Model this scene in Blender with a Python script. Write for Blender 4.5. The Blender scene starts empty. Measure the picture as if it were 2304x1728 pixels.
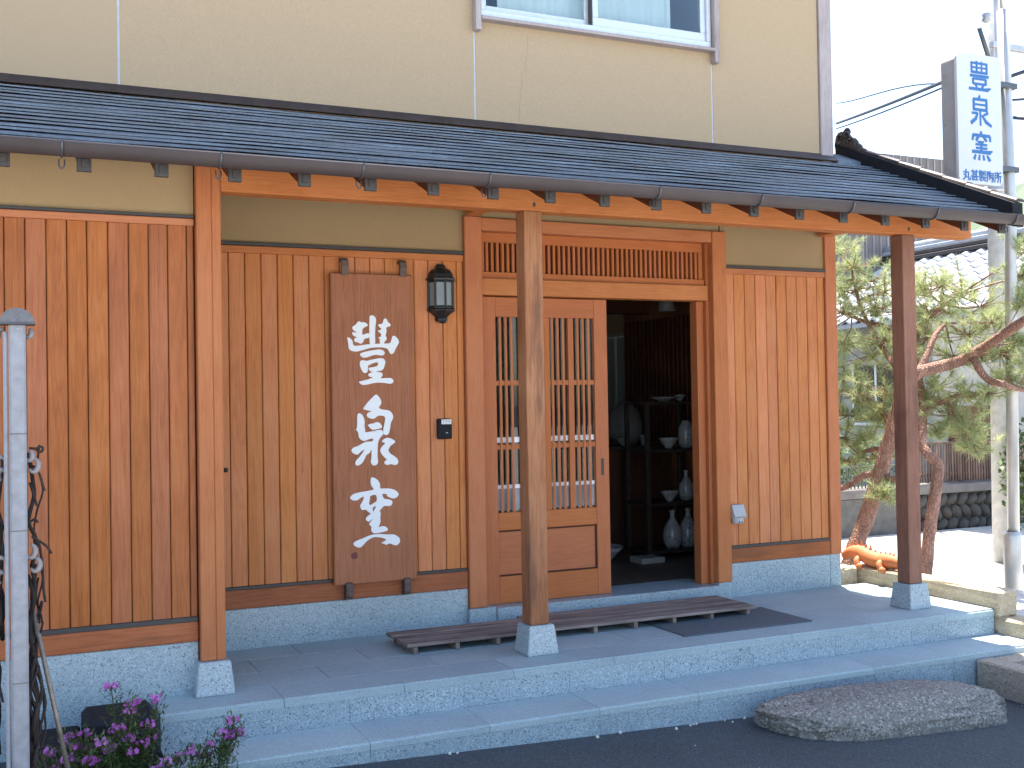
import bpy, bmesh, math, random
from mathutils import Vector, Matrix
from mathutils.geometry import tessellate_polygon
R = math.radians
random.seed(7)
S = bpy.context.scene
COL = S.collection

# ------------------------------------------------------------------ camera
cam_d = bpy.data.cameras.new('camera'); cam = bpy.data.objects.new('camera', cam_d); COL.objects.link(cam)
cam_d.sensor_width = 36.0; cam_d.lens = 2.1489 * 18.0; cam_d.clip_start = 0.05; cam_d.clip_end = 3000
right = Vector((0.91042718, -0.4133354, -0.01661911)); up = Vector((0.00817755, -0.02218392, 0.99972046)); fwd = Vector((0.41358853, 0.91030859, 0.01681677))
cam.matrix_world = Matrix(((right.x, up.x, -fwd.x, 0.0), (right.y, up.y, -fwd.y, -6.0), (right.z, up.z, -fwd.z, 1.299), (0, 0, 0, 1)))
S.camera = cam
# ------------------------------------------------------------------ sky, sun, exposure
sun_v = Vector((0.130, 0.238, 1.0)).normalized()          # towards the sun: behind the house, to the right
elev = math.asin(sun_v.z); azim = math.atan2(sun_v.x, sun_v.y)
W = bpy.data.worlds.new('World'); S.world = W; W.use_nodes = True
wn = W.node_tree.nodes; wl = W.node_tree.links
sky = wn.new('ShaderNodeTexSky'); sky.sky_type = 'NISHITA'; sky.sun_disc = False
sky.sun_elevation = elev; sky.sun_rotation = azim; sky.air_density = 1.0; sky.dust_density = 1.2; sky.ozone_density = 1.0
bg = wn['Background']; bg.inputs['Strength'].default_value = 0.15
wl.new(sky.outputs['Color'], bg.inputs['Color'])
sun_d = bpy.data.lights.new('sun', 'SUN'); sun = bpy.data.objects.new('sun', sun_d); COL.objects.link(sun)
sun_d.energy = 5.0; sun_d.angle = R(0.53); sun_d.color = (1.0, 0.94, 0.85)
sun.rotation_euler = (-sun_v).to_track_quat('-Z', 'Y').to_euler(); sun.location = (8, 6, 20)
vs = S.view_settings; vs.view_transform = 'Standard'; vs.look = 'None'; vs.gamma = 1.0; vs.use_curve_mapping = False
vs.exposure = 1.75
S.cycles.max_bounces = 8; S.cycles.diffuse_bounces = 5; S.cycles.glossy_bounces = 4; S.cycles.transmission_bounces = 6; S.cycles.transparent_max_bounces = 12

# ------------------------------------------------------------------ helpers
def link(o, parent=None):
    COL.objects.link(o)
    if parent is not None: o.parent = parent
    return o
def tag(o, label=None, cat=None, group=None, kind=None):
    if label: o['label'] = label
    if cat: o['category'] = cat
    if group: o['group'] = group
    if kind: o['kind'] = kind
    return o
def thing(name, loc, label, cat, group=None):
    o = bpy.data.objects.new(name, None); o.location = loc; o.empty_display_size = 0.1
    link(o); tag(o, label, cat, group); o['_o'] = list(loc); return o
def org(parent):
    while parent is not None:
        if '_o' in parent: return Vector(parent['_o'])
        parent = parent.parent
    return Vector((0, 0, 0))
def mesh(name, verts, faces, mat, parent=None, smooth=False):
    o0 = org(parent)
    me = bpy.data.meshes.new(name); me.from_pydata([(v[0]-o0.x, v[1]-o0.y, v[2]-o0.z) for v in verts], [], faces)
    if mat: me.materials.append(mat)
    if smooth: me.polygons.foreach_set('use_smooth', [True]*len(me.polygons))
    me.update()
    return link(bpy.data.objects.new(name, me), parent)
def from_bm(name, bm, mat, parent=None, smooth=False):
    o0 = org(parent)
    bmesh.ops.translate(bm, verts=bm.verts, vec=-o0)
    me = bpy.data.meshes.new(name); bm.to_mesh(me); bm.free()
    if mat: me.materials.append(mat)
    if smooth: me.polygons.foreach_set('use_smooth', [True]*len(me.polygons))
    return link(bpy.data.objects.new(name, me), parent)
def add_box(bm, x0, x1, y0, y1, z0, z1, bev=0.0):
    r = bmesh.ops.create_cube(bm, size=1.0)
    vs_ = r['verts']
    bmesh.ops.scale(bm, vec=(x1-x0, y1-y0, z1-z0), verts=vs_)
    bmesh.ops.translate(bm, vec=((x0+x1)/2, (y0+y1)/2, (z0+z1)/2), verts=vs_)
    if bev:
        es = list({e for v in vs_ for e in v.link_edges})
        bmesh.ops.bevel(bm, geom=es, offset=bev, segments=1, affect='EDGES', profile=0.5)
def box(name, x0, x1, y0, y1, z0, z1, mat, parent=None, bev=0.002):
    bm = bmesh.new(); add_box(bm, x0, x1, y0, y1, z0, z1, min(bev, (x1-x0)/3, (y1-y0)/3, (z1-z0)/3) if bev else 0)
    return from_bm(name, bm, mat, parent)
def boxes(name, lst, mat, parent=None, bev=0.002):
    bm = bmesh.new()
    for b in lst: add_box(bm, *b, bev)
    return from_bm(name, bm, mat, parent)
def frame_of(d):
    d = d.normalized(); a = Vector((0, 0, 1)) if abs(d.z) < .9 else Vector((1, 0, 0))
    u = d.cross(a).normalized(); return u, d.cross(u).normalized()
def tube_data(pts, rad, n=8, caps=True, rough=0.0):
    pts = [Vector(p) for p in pts]; V = []; F = []
    rr = rad if isinstance(rad, (list, tuple)) else [rad]*len(pts)
    u = None
    for i, p in enumerate(pts):
        d = (pts[min(i+1, len(pts)-1)]-pts[max(i-1, 0)])
        if u is None: u, w = frame_of(d)
        else:
            dn = d.normalized(); u = (u-dn*u.dot(dn)).normalized(); w = dn.cross(u)
        for k in range(n):
            a = 2*math.pi*k/n; r_ = rr[i]*(1+random.uniform(-rough, rough))
            V.append(p+u*math.cos(a)*r_+w*math.sin(a)*r_)
    for i in range(len(pts)-1):
        for k in range(n):
            a = i*n+k; b = i*n+(k+1) % n
            F.append((a, b, b+n, a+n))
    if caps:
        F.append(tuple(range(n))[::-1]); F.append(tuple((len(pts)-1)*n+k for k in range(n)))
    return V, F
def tube(name, pts, rad, mat, parent=None, n=8, smooth=True, rough=0.0):
    V, F = tube_data(pts, rad, n, True, rough); return mesh(name, V, F, mat, parent, smooth)
def tubes(name, lst, mat, parent=None, n=6, smooth=True, rough=0.0):
    VV = []; FF = []
    for pts, rad in lst:
        V, F = tube_data(pts, rad, n, True, rough); k = len(VV); VV += V; FF += [tuple(i+k for i in f) for f in F]
    return mesh(name, VV, FF, mat, parent, smooth)
def smooth_path(pts, k=4):
    P = [Vector(p) for p in pts]; out = []
    for i in range(len(P)-1):
        p0 = P[max(i-1, 0)]; p1 = P[i]; p2 = P[i+1]; p3 = P[min(i+2, len(P)-1)]
        for j in range(k):
            t = j/k
            out.append(0.5*((2*p1)+(-p0+p2)*t+(2*p0-5*p1+4*p2-p3)*t*t+(-p0+3*p1-3*p2+p3)*t**3))
    out.append(P[-1]); return out
def lathe_data(prof, c, n=20, ang=2*math.pi, a0=0.0):
    V = []; F = []; full = abs(ang-2*math.pi) < 1e-6; m = n if full else n+1
    for r_, z in prof:
        for k in range(m):
            a = a0+ang*k/n; V.append((c[0]+r_*math.cos(a), c[1]+r_*math.sin(a), c[2]+z))
    for i in range(len(prof)-1):
        for k in range(n):
            a = i*m+k; b = i*m+(k+1) % m; F.append((a, b, b+m, a+m))
    if prof[0][0] > 1e-5: F.append(tuple(range(m))[::-1])
    return V, F
def lathe(name, prof, c, mat, parent=None, n=20):
    V, F = lathe_data(prof, c, n); return mesh(name, V, F, mat, parent, True)
def plate(name, outer, holes, y0, y1, mat, parent=None, axis='y'):
    """flat cut-out with thickness from outlines in (x, z)"""
    loops = [[Vector((p[0], p[1], 0)) for p in outer]]+[[Vector((p[0], p[1], 0)) for p in h] for h in holes]
    tris = tessellate_polygon(loops); flat = [p for l in loops for p in l]; n = len(flat)
    V = [(p.x, y0, p.y) for p in flat]+[(p.x, y1, p.y) for p in flat]
    F = []
    for t in tris:
        a, b, c = [flat[i] for i in t]
        if (b-a).cross(c-a).z < 0: t = (t[0], t[2], t[1])
        F.append(tuple(t)); F.append(tuple(i+n for i in reversed(t)))
    s = 0
    for l in loops:
        m = len(l)
        for i in range(m): a = s+i; b = s+(i+1) % m; F.append((a, a+n, b+n, b))
        s += m
    return mesh(name, V, F, mat, parent)
def chaikin(p, it=2):
    for _ in range(it):
        q = []
        for i in range(len(p)):
            a = p[i]; b = p[(i+1) % len(p)]
            q += [(a[0]*.78+b[0]*.22, a[1]*.78+b[1]*.22), (a[0]*.22+b[0]*.78, a[1]*.22+b[1]*.78)]
        p = q
    return p

# ------------------------------------------------------------------ materials
def newmat(name):
    m = bpy.data.materials.new(name); m.use_nodes = True
    nt = m.node_tree; return m, nt.nodes, nt.links, nt.nodes['Principled BSDF']
def ramp(N, stops):
    r = N.new('ShaderNodeValToRGB'); e = r.color_ramp.elements
    while len(e) < len(stops): e.new(0.5)
    for el, (p, c) in zip(e, stops): el.position = p; el.color = (c[0], c[1], c[2], 1)
    return r
def coords(N, L, scale, rnd=True):
    tc = N.new('ShaderNodeTexCoord'); mp = N.new('ShaderNodeMapping'); mp.inputs['Scale'].default_value = scale
    if rnd:
        oi = N.new('ShaderNodeObjectInfo'); vm = N.new('ShaderNodeVectorMath'); vm.operation = 'SCALE'
        vm.inputs[0].default_value = (31.7, 19.3, 43.1); L.new(oi.outputs['Random'], vm.inputs['Scale'])
        ad = N.new('ShaderNodeVectorMath'); ad.operation = 'ADD'
        L.new(tc.outputs['Object'], ad.inputs[0]); L.new(vm.outputs[0], ad.inputs[1]); L.new(ad.outputs[0], mp.inputs['Vector'])
    else: L.new(tc.outputs['Object'], mp.inputs['Vector'])
    return mp
def noise(N, L, vec, scale, detail=3, rough=.55, dist=0.0):
    n = N.new('ShaderNodeTexNoise'); n.inputs['Scale'].default_value = scale; n.inputs['Detail'].default_value = detail
    n.inputs['Roughness'].default_value = rough; n.inputs['Distortion'].default_value = dist
    L.new(vec, n.inputs['Vector']); return n
def mathn(N, L, op, a, b=None):
    m = N.new('ShaderNodeMath'); m.operation = op
    for i, v in enumerate((a, b)):
        if v is None: continue
        if isinstance(v, (int, float)): m.inputs[i].default_value = v
        else: L.new(v, m.inputs[i])
    return m.outputs[0]
def mix(N, L, fac, a, b, mode='MIX'):
    m = N.new('ShaderNodeMix'); m.data_type = 'RGBA'; m.blend_type = mode
    for sock, v in ((m.inputs[0], fac), (m.inputs[6], a), (m.inputs[7], b)):
        if isinstance(v, (int, float)): sock.default_value = v
        elif isinstance(v, tuple): sock.default_value = (v[0], v[1], v[2], 1)
        else: L.new(v, sock)
    return m.outputs[2]
def bump(N, L, B, h, strength=.2, dist=.004):
    b = N.new('ShaderNodeBump'); b.inputs['Strength'].default_value = strength; b.inputs['Distance'].default_value = dist
    L.new(h, b.inputs['Height']); L.new(b.outputs[0], B.inputs['Normal'])
def wood(name, dark, mid, light, axis='z', rough=.55, var=.28, grain=1.0, stain=None, bl=.60):
    m, N, L, B = newmat(name)
    k = {'x': 0, 'y': 1, 'z': 2}[axis]
    sc = [1, 1, 1]; sc[k] = .045
    mp = coords(N, L, tuple(sc))
    g = noise(N, L, mp.outputs[0], 16, 2, .5, .6)                     # growth rings as contour lines of a stretched field
    rings = mathn(N, L, 'SINE', mathn(N, L, 'MULTIPLY', g.outputs[0], 62.0))
    rings = mathn(N, L, 'POWER', mathn(N, L, 'ADD', mathn(N, L, 'MULTIPLY', rings, .5), .5), 2.0)
    fib = noise(N, L, mp.outputs[0], 190, 4, .7)
    mp2 = coords(N, L, (1, 1, 1)); blot = noise(N, L, mp2.outputs[0], 2.2, 4, .6)
    f = mathn(N, L, 'ADD', mathn(N, L, 'MULTIPLY', rings, -.12*grain), mathn(N, L, 'ADD', mathn(N, L, 'MULTIPLY', fib.outputs[0], .62), mathn(N, L, 'ADD', mathn(N, L, 'MULTIPLY', blot.outputs[0], bl), (.60-bl)*.5)))
    r = ramp(N, [(.32, dark), (.55, mid), (.82, light)]); L.new(f, r.inputs[0])
    oi = N.new('ShaderNodeObjectInfo')
    hs = N.new('ShaderNodeHueSaturation'); L.new(r.outputs[0], hs.inputs['Color'])
    L.new(mathn(N, L, 'ADD', mathn(N, L, 'MULTIPLY', oi.outputs['Random'], var*2), 1-var), hs.inputs['Value'])
    h2 = mathn(N, L, 'FRACT', mathn(N, L, 'MULTIPLY', oi.outputs['Random'], 7.31))
    L.new(mathn(N, L, 'ADD', mathn(N, L, 'MULTIPLY', h2, .006), .4975), hs.inputs['Hue'])
    L.new(mathn(N, L, 'ADD', mathn(N, L, 'MULTIPLY', h2, .08), .98), hs.inputs['Saturation'])
    col = hs.outputs[0]
    if stain:
        st = noise(N, L, coords(N, L, (7, 7, .8) if axis == 'z' else (.9, 7, 7)).outputs[0], 1.6, 5, .65)
        rs = ramp(N, [(.50, (0, 0, 0)), (.66, (1, 1, 1))]); L.new(st.outputs[0], rs.inputs[0])
        col = mix(N, L, mathn(N, L, 'MULTIPLY', rs.outputs[0], stain[3]), col, stain[:3])
    L.new(col, B.inputs['Base Color'])
    B.inputs['Roughness'].default_value = rough+.1; B.inputs['Specular IOR Level'].default_value = .22
    bump(N, L, B, mathn(N, L, 'ADD', fib.outputs[0], mathn(N, L, 'MULTIPLY', rings, .4)), .22, .003)
    return m
def plain(name, col, rough=.6, metal=0.0, nscale=20, namp=.12, bmp=0.0, spec=.5):
    m, N, L, B = newmat(name)
    mp = coords(N, L, (1, 1, 1)); n = noise(N, L, mp.outputs[0], nscale, 5, .6)
    lo = tuple(c*(1-namp) for c in col); hi = tuple(min(1, c*(1+namp)) for c in col)
    r = ramp(N, [(.3, lo), (.7, hi)]); L.new(n.outputs[0], r.inputs[0]); L.new(r.outputs[0], B.inputs['Base Color'])
    B.inputs['Roughness'].default_value = rough; B.inputs['Metallic'].default_value = metal
    B.inputs['Specular IOR Level'].default_value = spec
    if bmp: bump(N, L, B, n.outputs[0], bmp, .004)
    return m
def granite(name, a, b, c, scale=110, rough=.45, bmp=.05, spec=.5):
    m, N, L, B = newmat(name)
    mp = coords(N, L, (1, 1, 1))
    v = N.new('ShaderNodeTexVoronoi'); v.inputs['Scale'].default_value = scale; L.new(mp.outputs[0], v.inputs['Vector'])
    bw = N.new('ShaderNodeRGBToBW'); L.new(v.outputs['Color'], bw.inputs[0])
    n = noise(N, L, mp.outputs[0], scale*1.3, 2, .6)
    f = mathn(N, L, 'ADD', mathn(N, L, 'MULTIPLY', bw.outputs[0], .5), mathn(N, L, 'MULTIPLY', n.outputs[0], .6))
    r = ramp(N, [(.33, a), (.43, b), (.62, b), (.74, c)]); L.new(f, r.inputs[0])
    big = noise(N, L, mp.outputs[0], 1.3, 4, .6); rb = ramp(N, [(.3, (.84, .84, .85)), (.7, (1.06, 1.05, 1.03))]); L.new(big.outputs[0], rb.inputs[0])
    L.new(mix(N, L, 1.0, r.outputs[0], rb.outputs[0], 'MULTIPLY'), B.inputs['Base Color'])
    B.inputs['Roughness'].default_value = rough; B.inputs['Specular IOR Level'].default_value = spec
    bump(N, L, B, f, bmp, .003)
    return m
def glass(name, tint=(.9, .95, .95), ior=1.5, rough=0.0):
    m, N, L, B = newmat(name)
    N.remove(B); out = N['Material Output']
    tr = N.new('ShaderNodeBsdfTransparent'); tr.inputs[0].default_value = (*tint, 1)
    gl = N.new('ShaderNodeBsdfGlossy'); gl.inputs['Roughness'].default_value = rough
    fr = N.new('ShaderNodeFresnel'); fr.inputs[0].default_value = ior
    mx = N.new('ShaderNodeMixShader'); L.new(fr.outputs[0], mx.inputs[0]); L.new(tr.outputs[0], mx.inputs[1]); L.new(gl.outputs[0], mx.inputs[2])
    L.new(mx.outputs[0], out.inputs[0]); return m

CED_D, CED_M, CED_L = (.38, .125, .045), (.51, .190, .074), (.58, .245, .108)
M = {}
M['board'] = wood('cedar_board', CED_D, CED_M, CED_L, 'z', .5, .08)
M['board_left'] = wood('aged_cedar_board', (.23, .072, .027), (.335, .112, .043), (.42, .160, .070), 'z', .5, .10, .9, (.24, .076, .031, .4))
M['post'] = wood('cedar_post', (.31, .098, .034), (.425, .149, .056), (.49, .190, .078), 'z', .5, .08, .6)
M['post_old'] = wood('weathered_post', (.17, .068, .032), (.30, .125, .060), (.42, .205, .110), 'z', .6, .04, .8, (.11, .060, .040, .75))
M['post_dark'] = wood('dark_brown_post', (.12, .055, .036), (.22, .105, .068), (.30, .155, .105), 'z', .6, .05, .6, (.09, .048, .038, .5))
M['beam'] = wood('cedar_beam', (.31, .100, .037), (.43, .155, .063), (.50, .203, .092), 'x', .5, .06, .6)
M['sill'] = wood('cedar_sill', (.22, .066, .026), (.34, .108, .046), (.42, .150, .072), 'x', .5, .12, .8, (.12, .06, .035, .5))
M['beam_y'] = wood('cedar_tie', (.31, .100, .037), (.43, .155, .063), (.50, .203, .092), 'y', .5, .06, .6)
M['rafter'] = wood('brown_rafter', (.05, .018, .01), (.10, .034, .018), (.14, .05, .026), 'y', .6, .1, .5)
M['door'] = wood('door_cedar', (.27, .082, .029), (.38, .122, .046), (.45, .160, .065), 'z', .42, .03, .5, None, .2)
M['door_x'] = wood('door_cedar_rail', (.27, .082, .029), (.38, .122, .046), (.45, .160, .065), 'x', .42, .03, .5, None, .3)
M['dark_wood'] = wood('dark_lattice_back', (.03, .012, .008), (.06, .022, .013), (.08, .03, .018), 'z', .6, .1)
M['signwood'] = wood('zelkova_sign', (.235, .086, .040), (.325, .124, .057), (.38, .155, .074), 'z', .5, .02, 1.4, (.27, .115, .062, .3))
M['granite'] = granite('granite_polished', (.10, .135, .16), (.31, .390, .430), (.46, .54, .58), 165, .30, .02, .5)
M['granite_floor'] = granite('granite_flamed', (.24, .30, .32), (.315, .395, .418), (.39, .465, .49), 180, .75, .10, .3)
M['granite_riser'] = granite('granite_riser', (.07, .10, .125), (.28, .358, .400), (.45, .53, .57), 165, .28, .03, .5)
M['curb'] = granite('tan_curb_stone', (.34, .26, .17), (.47, .38, .26), (.56, .48, .36), 120, .85, .35, .3)
M['curb2'] = granite('grey_brown_edging', (.20, .17, .13), (.34, .295, .235), (.46, .41, .34), 110, .85, .35, .3)
M['rock'] = granite('rough_rock', (.075, .07, .063), (.20, .185, .165), (.39, .37, .335), 100, .9, .9, .25)
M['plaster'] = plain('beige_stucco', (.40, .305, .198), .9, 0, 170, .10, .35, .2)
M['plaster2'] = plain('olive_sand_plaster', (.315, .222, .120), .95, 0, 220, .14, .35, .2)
M['strip'] = plain('dark_metal_strip', (.035, .032, .032), .5)
M['caulk'] = plain('pale_caulk', (.42, .47, .53), .6)
M['trim'] = wood('grey_weathered_trim', (.20, .165, .16), (.34, .29, .285), (.46, .42, .42), 'z', .7, .05, .5)
M['gutter'] = plain('brown_grey_gutter', (.056, .043, .043), .6, 0, 6, .12, 0, .3)
M['hook'] = plain('dark_zinc_hook', (.10, .105, .115), .45, .6)
M['cap'] = plain('rafter_cap_metal', (.050, .046, .046), .5, .2, 40, .2)
M['flash'] = plain('brown_flashing', (.050, .037, .036), .5, .2, 9, .25)
M['alu'] = plain('aluminium_sash', (.62, .64, .66), .35, .5, 30, .06)
M['white'] = plain('white_plastic', (.78, .79, .80), .45, 0, 20, .03)
M['blackm'] = plain('black_metal', (.018, .020, .022), .42, .2, 40, .3)
M['black'] = plain('black_plastic', (.012, .013, .017), .7, 0, 40, .3, 0, .2)
M['glass'] = glass('window_glass')
M['frost'] = plain('frosted_lamp_glass', (.21, .235, .245), .3, 0, 8, .08)
M['glint'] = plain('white_glint_paint', (.80, .82, .84), .3, 0, 5, .04)  # painted reflection, bright part, for the door glass
M['glint_dim'] = plain('grey_glint_paint', (.26, .25, .26), .3, 0, 9, .3)  # painted reflection, fading part, for the door glass
M['grey_box'] = plain('grey_outlet_plastic', (.40, .41, .42), .5, 0, 30, .06)
M['mat'] = plain('rubber_mat', (.095, .115, .135), .75, 0, 160, .5, .4, .3)
M['duck'] = wood('grey_duckboard', (.11, .085, .075), (.22, .175, .155), (.32, .265, .24), 'x', .65, .16, 1.0, (.05, .04, .035, .6))
M['asphalt'] = granite('asphalt', (.028, .034, .040), (.052, .062, .072), (.11, .12, .128), 190, .9, .5, .25)
M['concrete'] = plain('pale_concrete', (.50, .48, .44), .9, 0, 6, .12, .2, .2)
M['conc_pole'] = plain('concrete_pole', (.40, .40, .40), .85, 0, 12, .18, .15, .3)
M['steel'] = plain('galvanised_pole', (.46, .46, .45), .4, .5, 9, .10)
M['paint'] = plain('white_sign_paint', (.72, .74, .76), .5, 0, 60, .03)
M['seal'] = plain('dark_red_seal', (.12, .022, .022), .6)
M['blue'] = plain('blue_lettering', (.02, .12, .32), .5, 0, 30, .05)
M['signface'] = plain('acrylic_sign_face', (.50, .52, .56), .3, 0, 3, .03)
M['signbody'] = plain('grey_sign_housing', (.34, .34, .37), .45, .3, 8, .12)
M['bark'] = None
def shingle_mat():
    m, N, L, B = newmat('slate_blue_shingle')
    mp = coords(N, L, (1.0, 2.5, 2.5)); n = noise(N, L, mp.outputs[0], 2.6, 4, .6, .3)
    mp2 = coords(N, L, (1, 1, 1)); f = noise(N, L, mp2.outputs[0], 55, 4, .6)
    tc = N.new('ShaderNodeTexCoord'); sp = N.new('ShaderNodeSeparateXYZ'); L.new(tc.outputs['Object'], sp.inputs[0])
    r = ramp(N, [(.38, (.115, .145, .180)), (.60, (.140, .190, .250)), (.74, (.24, .35, .45))]); L.new(n.outputs[0], r.inputs[0])
    r2 = ramp(N, [(.3, (.75, .75, .75)), (.7, (1.2, 1.2, 1.2))]); L.new(f.outputs[0], r2.inputs[0])
    L.new(mix(N, L, 1.0, r.outputs[0], r2.outputs[0], 'MULTIPLY'), B.inputs['Base Color'])
    B.inputs['Roughness'].default_value = .42; bump(N, L, B, f.outputs[0], .18, .003)
    return m
M['shingle'] = shingle_mat()
def bark_mat():
    m, N, L, B = newmat('red_pine_bark')
    mp = coords(N, L, (1, 1, .45)); v = N.new('ShaderNodeTexVoronoi'); v.feature = 'DISTANCE_TO_EDGE'; v.inputs['Scale'].default_value = 60; L.new(mp.outputs[0], v.inputs['Vector'])
    n = noise(N, L, mp.outputs[0], 16, 5, .65)
    r = ramp(N, [(.0, (.22, .125, .09)), (.08, (.36, .21, .155)), (.5, (.48, .31, .24))]); L.new(v.outputs['Distance'], r.inputs[0])
    r2 = ramp(N, [(.3, (.55, .5, .5)), (.7, (1.25, 1.2, 1.2))]); L.new(n.outputs[0], r2.inputs[0])
    L.new(mix(N, L, 1.0, r.outputs[0], r2.outputs[0], 'MULTIPLY'), B.inputs['Base Color']); B.inputs['Roughness'].default_value = .9
    bump(N, L, B, mathn(N, L, 'ADD', v.outputs['Distance'], mathn(N, L, 'MULTIPLY', n.outputs[0], .3)), .9, .02); return m
M['bark'] = bark_mat()
def leaf_mat(name, a, b, c, trans=.35):
    m, N, L, B = newmat(name)
    mp = coords(N, L, (1, 1, 1)); n = noise(N, L, mp.outputs[0], 9, 4, .7)
    r = ramp(N, [(.3, a), (.5, b), (.72, c)]); L.new(n.outputs[0], r.inputs[0])
    L.new(r.outputs[0], B.inputs['Base Color']); B.inputs['Roughness'].default_value = .5
    tl = N.new('ShaderNodeBsdfTranslucent'); L.new(r.outputs[0], tl.inputs[0])
    mx = N.new('ShaderNodeMixShader'); mx.inputs[0].default_value = trans
    L.new(B.outputs[0], mx.inputs[1]); L.new(tl.outputs[0], mx.inputs[2]); L.new(mx.outputs[0], N['Material Output'].inputs[0]); return m
M['needle'] = leaf_mat('pine_needle', (.25, .32, .16), (.40, .45, .22), (.55, .53, .27), .5)
M['leaf'] = leaf_mat('green_leaf', (.04, .075, .025), (.08, .13, .04), (.15, .20, .07))
M['petal'] = leaf_mat('phlox_petal', (.42, .08, .42), (.56, .14, .54), (.72, .34, .70), .35)

# ================================================================== GROUND
def gz(x): return -0.19-0.034*min(max(x, 0.0), 5.0)
xs_ = [-400, -60, -10, 0, 1, 2, 3, 4, 5, 8, 20, 60, 400]
ys_ = [-400, -60, -15, -6, -1.5, 0, 3, 12, 60, 400]
V = [(x, y, gz(x)) for y in ys_ for x in xs_]; F = []
nx = len(xs_)
for j in range(len(ys_)-1):
    for i in range(nx-1):
        a = j*nx+i; F.append((a, a+1, a+1+nx, a+nx))
tag(mesh('ground', V, F, M['asphalt']), kind='structure')
tag(mesh('bounce_road', [(-60, -60, gz(-1)+.006), (-60, -3.4, gz(-1)+.006), (0, -3.4, gz(0)+.006), (5, -3.4, gz(5)+.006), (60, -3.4, gz(6)+.006), (60, -60, gz(6)+.006), (5, -60, gz(5)+.006), (0, -60, gz(0)+.006)], [(0, 7, 2, 1), (7, 6, 3, 2), (6, 5, 4, 3)], M['concrete']), kind='structure')  # unseen pale ground, added to bounce sunlight up under the eaves
# pale sunlit pavement right of the house
tag(mesh('pavement', [(5.55, -1.3, -.352), (30, -1.3, -.352), (30, 4.15, -.352), (5.55, 4.15, -.352)], [(0, 1, 2, 3)], M['concrete']), kind='structure')
tag(box('garden_bed', 5.56, 6.35, -1.1, 2.2, -.345, -.06, M['concrete'], None, .01), kind='structure')

# ================================================================== HOUSE
house = thing('house', (2.0, 3.0, -.3), 'two-storey house with cedar board front, beige upper wall and dark pent roof', 'house')
def wall_section(x0, x1, y, zbase, zs, boards, bm_mat, plz1):
    """zs: plinth top, sill top, strip top, boards top, rail top, strip top ; boards: list of seam xs"""
    box('plinth', x0, x1, y-.004, y+.10, zbase, zs[0], M['granite'], house, .004)
    box('sill', x0, x1, y-.012, y+.09, zs[0]+.001, zs[1], M['sill'], house, .004)
    box('flashing_strip', x0, x1, y-.010, y+.09, zs[1]+.0005, zs[2], M['strip'], house, .002)
    back = box('cladding', x0, x1, y+.022, y+.09, zs[2]+.001, zs[3], M['dark_wood'], house, 0)
    seams = [x0]+list(boards)+[x1]
    for i in range(len(seams)-1):
        a, b = seams[i]+.0018, seams[i+1]-.0018
        yy = y+random.uniform(-.0015, .0015)
        bm = bmesh.new(); add_box(bm, a, b, yy, yy+.021, zs[2]+.001, zs[3])
        es = [e for e in bm.edges if abs(e.verts[0].co.z-e.verts[1].co.z) > .1 and e.verts[0].co.y < yy+.005]
        bmesh.ops.bevel(bm, geom=es, offset=.004, segments=1, affect='EDGES')
        from_bm('board', bm, bm_mat, back)
    box('rail', x0, x1, y-.012, y+.09, zs[3]+.001, zs[4], M['beam'], house, .003)
    box('flashing_strip', x0, x1, y-.022, y+.09, zs[4]+.0005, zs[5], M['strip'], house, .002)
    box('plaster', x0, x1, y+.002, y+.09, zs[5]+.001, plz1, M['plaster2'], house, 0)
# left wall, level with the outer posts
lb = [-1.37+.0845*i for i in range(16)]; lb = [b for b in lb if b < -.05]+[-.028, .055, .139, .222, .305, .392, .479, .564, .647, .731]
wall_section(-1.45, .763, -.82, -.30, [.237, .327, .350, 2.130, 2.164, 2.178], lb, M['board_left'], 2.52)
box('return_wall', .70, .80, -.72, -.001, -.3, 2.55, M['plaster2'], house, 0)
mb = [.886+.0878*i for i in range(18)]; mb = [b for b in mb if b < 2.41]
wall_section(.801, 2.421, .0, -.05, [.216, .318, .336, 2.130, 2.170, 2.190], mb, M['board'], 2.95)
wall_section(4.272, 5.100, .0, -.05, [.222, .316, .336, 2.122, 2.160, 2.178], [4.347, 4.433, 4.519, 4.607, 4.691, 4.776, 4.862, 4.950, 5.035], M['board'], 2.95)
# plaster above the entrance
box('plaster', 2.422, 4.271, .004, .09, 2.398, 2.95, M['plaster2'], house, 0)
box('joint', 4.238, 4.244, -.001, .01, 2.398, 2.7, M['strip'], house, 0)
# posts on the wall line
box('post', 2.422, 2.532, -.030, .10, .100, 2.400, M['post'], house, .004)
box('post_base', 2.412, 2.585, -.045, .10, -.02, .099, M['granite'], house, .006)
box('post', 4.164, 4.271, -.030, .10, .106, 2.396, M['post'], house, .004)
box('post_base', 4.164, 4.271, -.032, .10, -.02, .105, M['granite'], house, .004)
box('post', 5.101, 5.196, -.016, .10, .224, 2.46, M['post'], house, .004)
box('plinth', 5.1005, 5.194, -.0035, .10, -.05, .223, M['granite'], house, .004)
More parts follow.
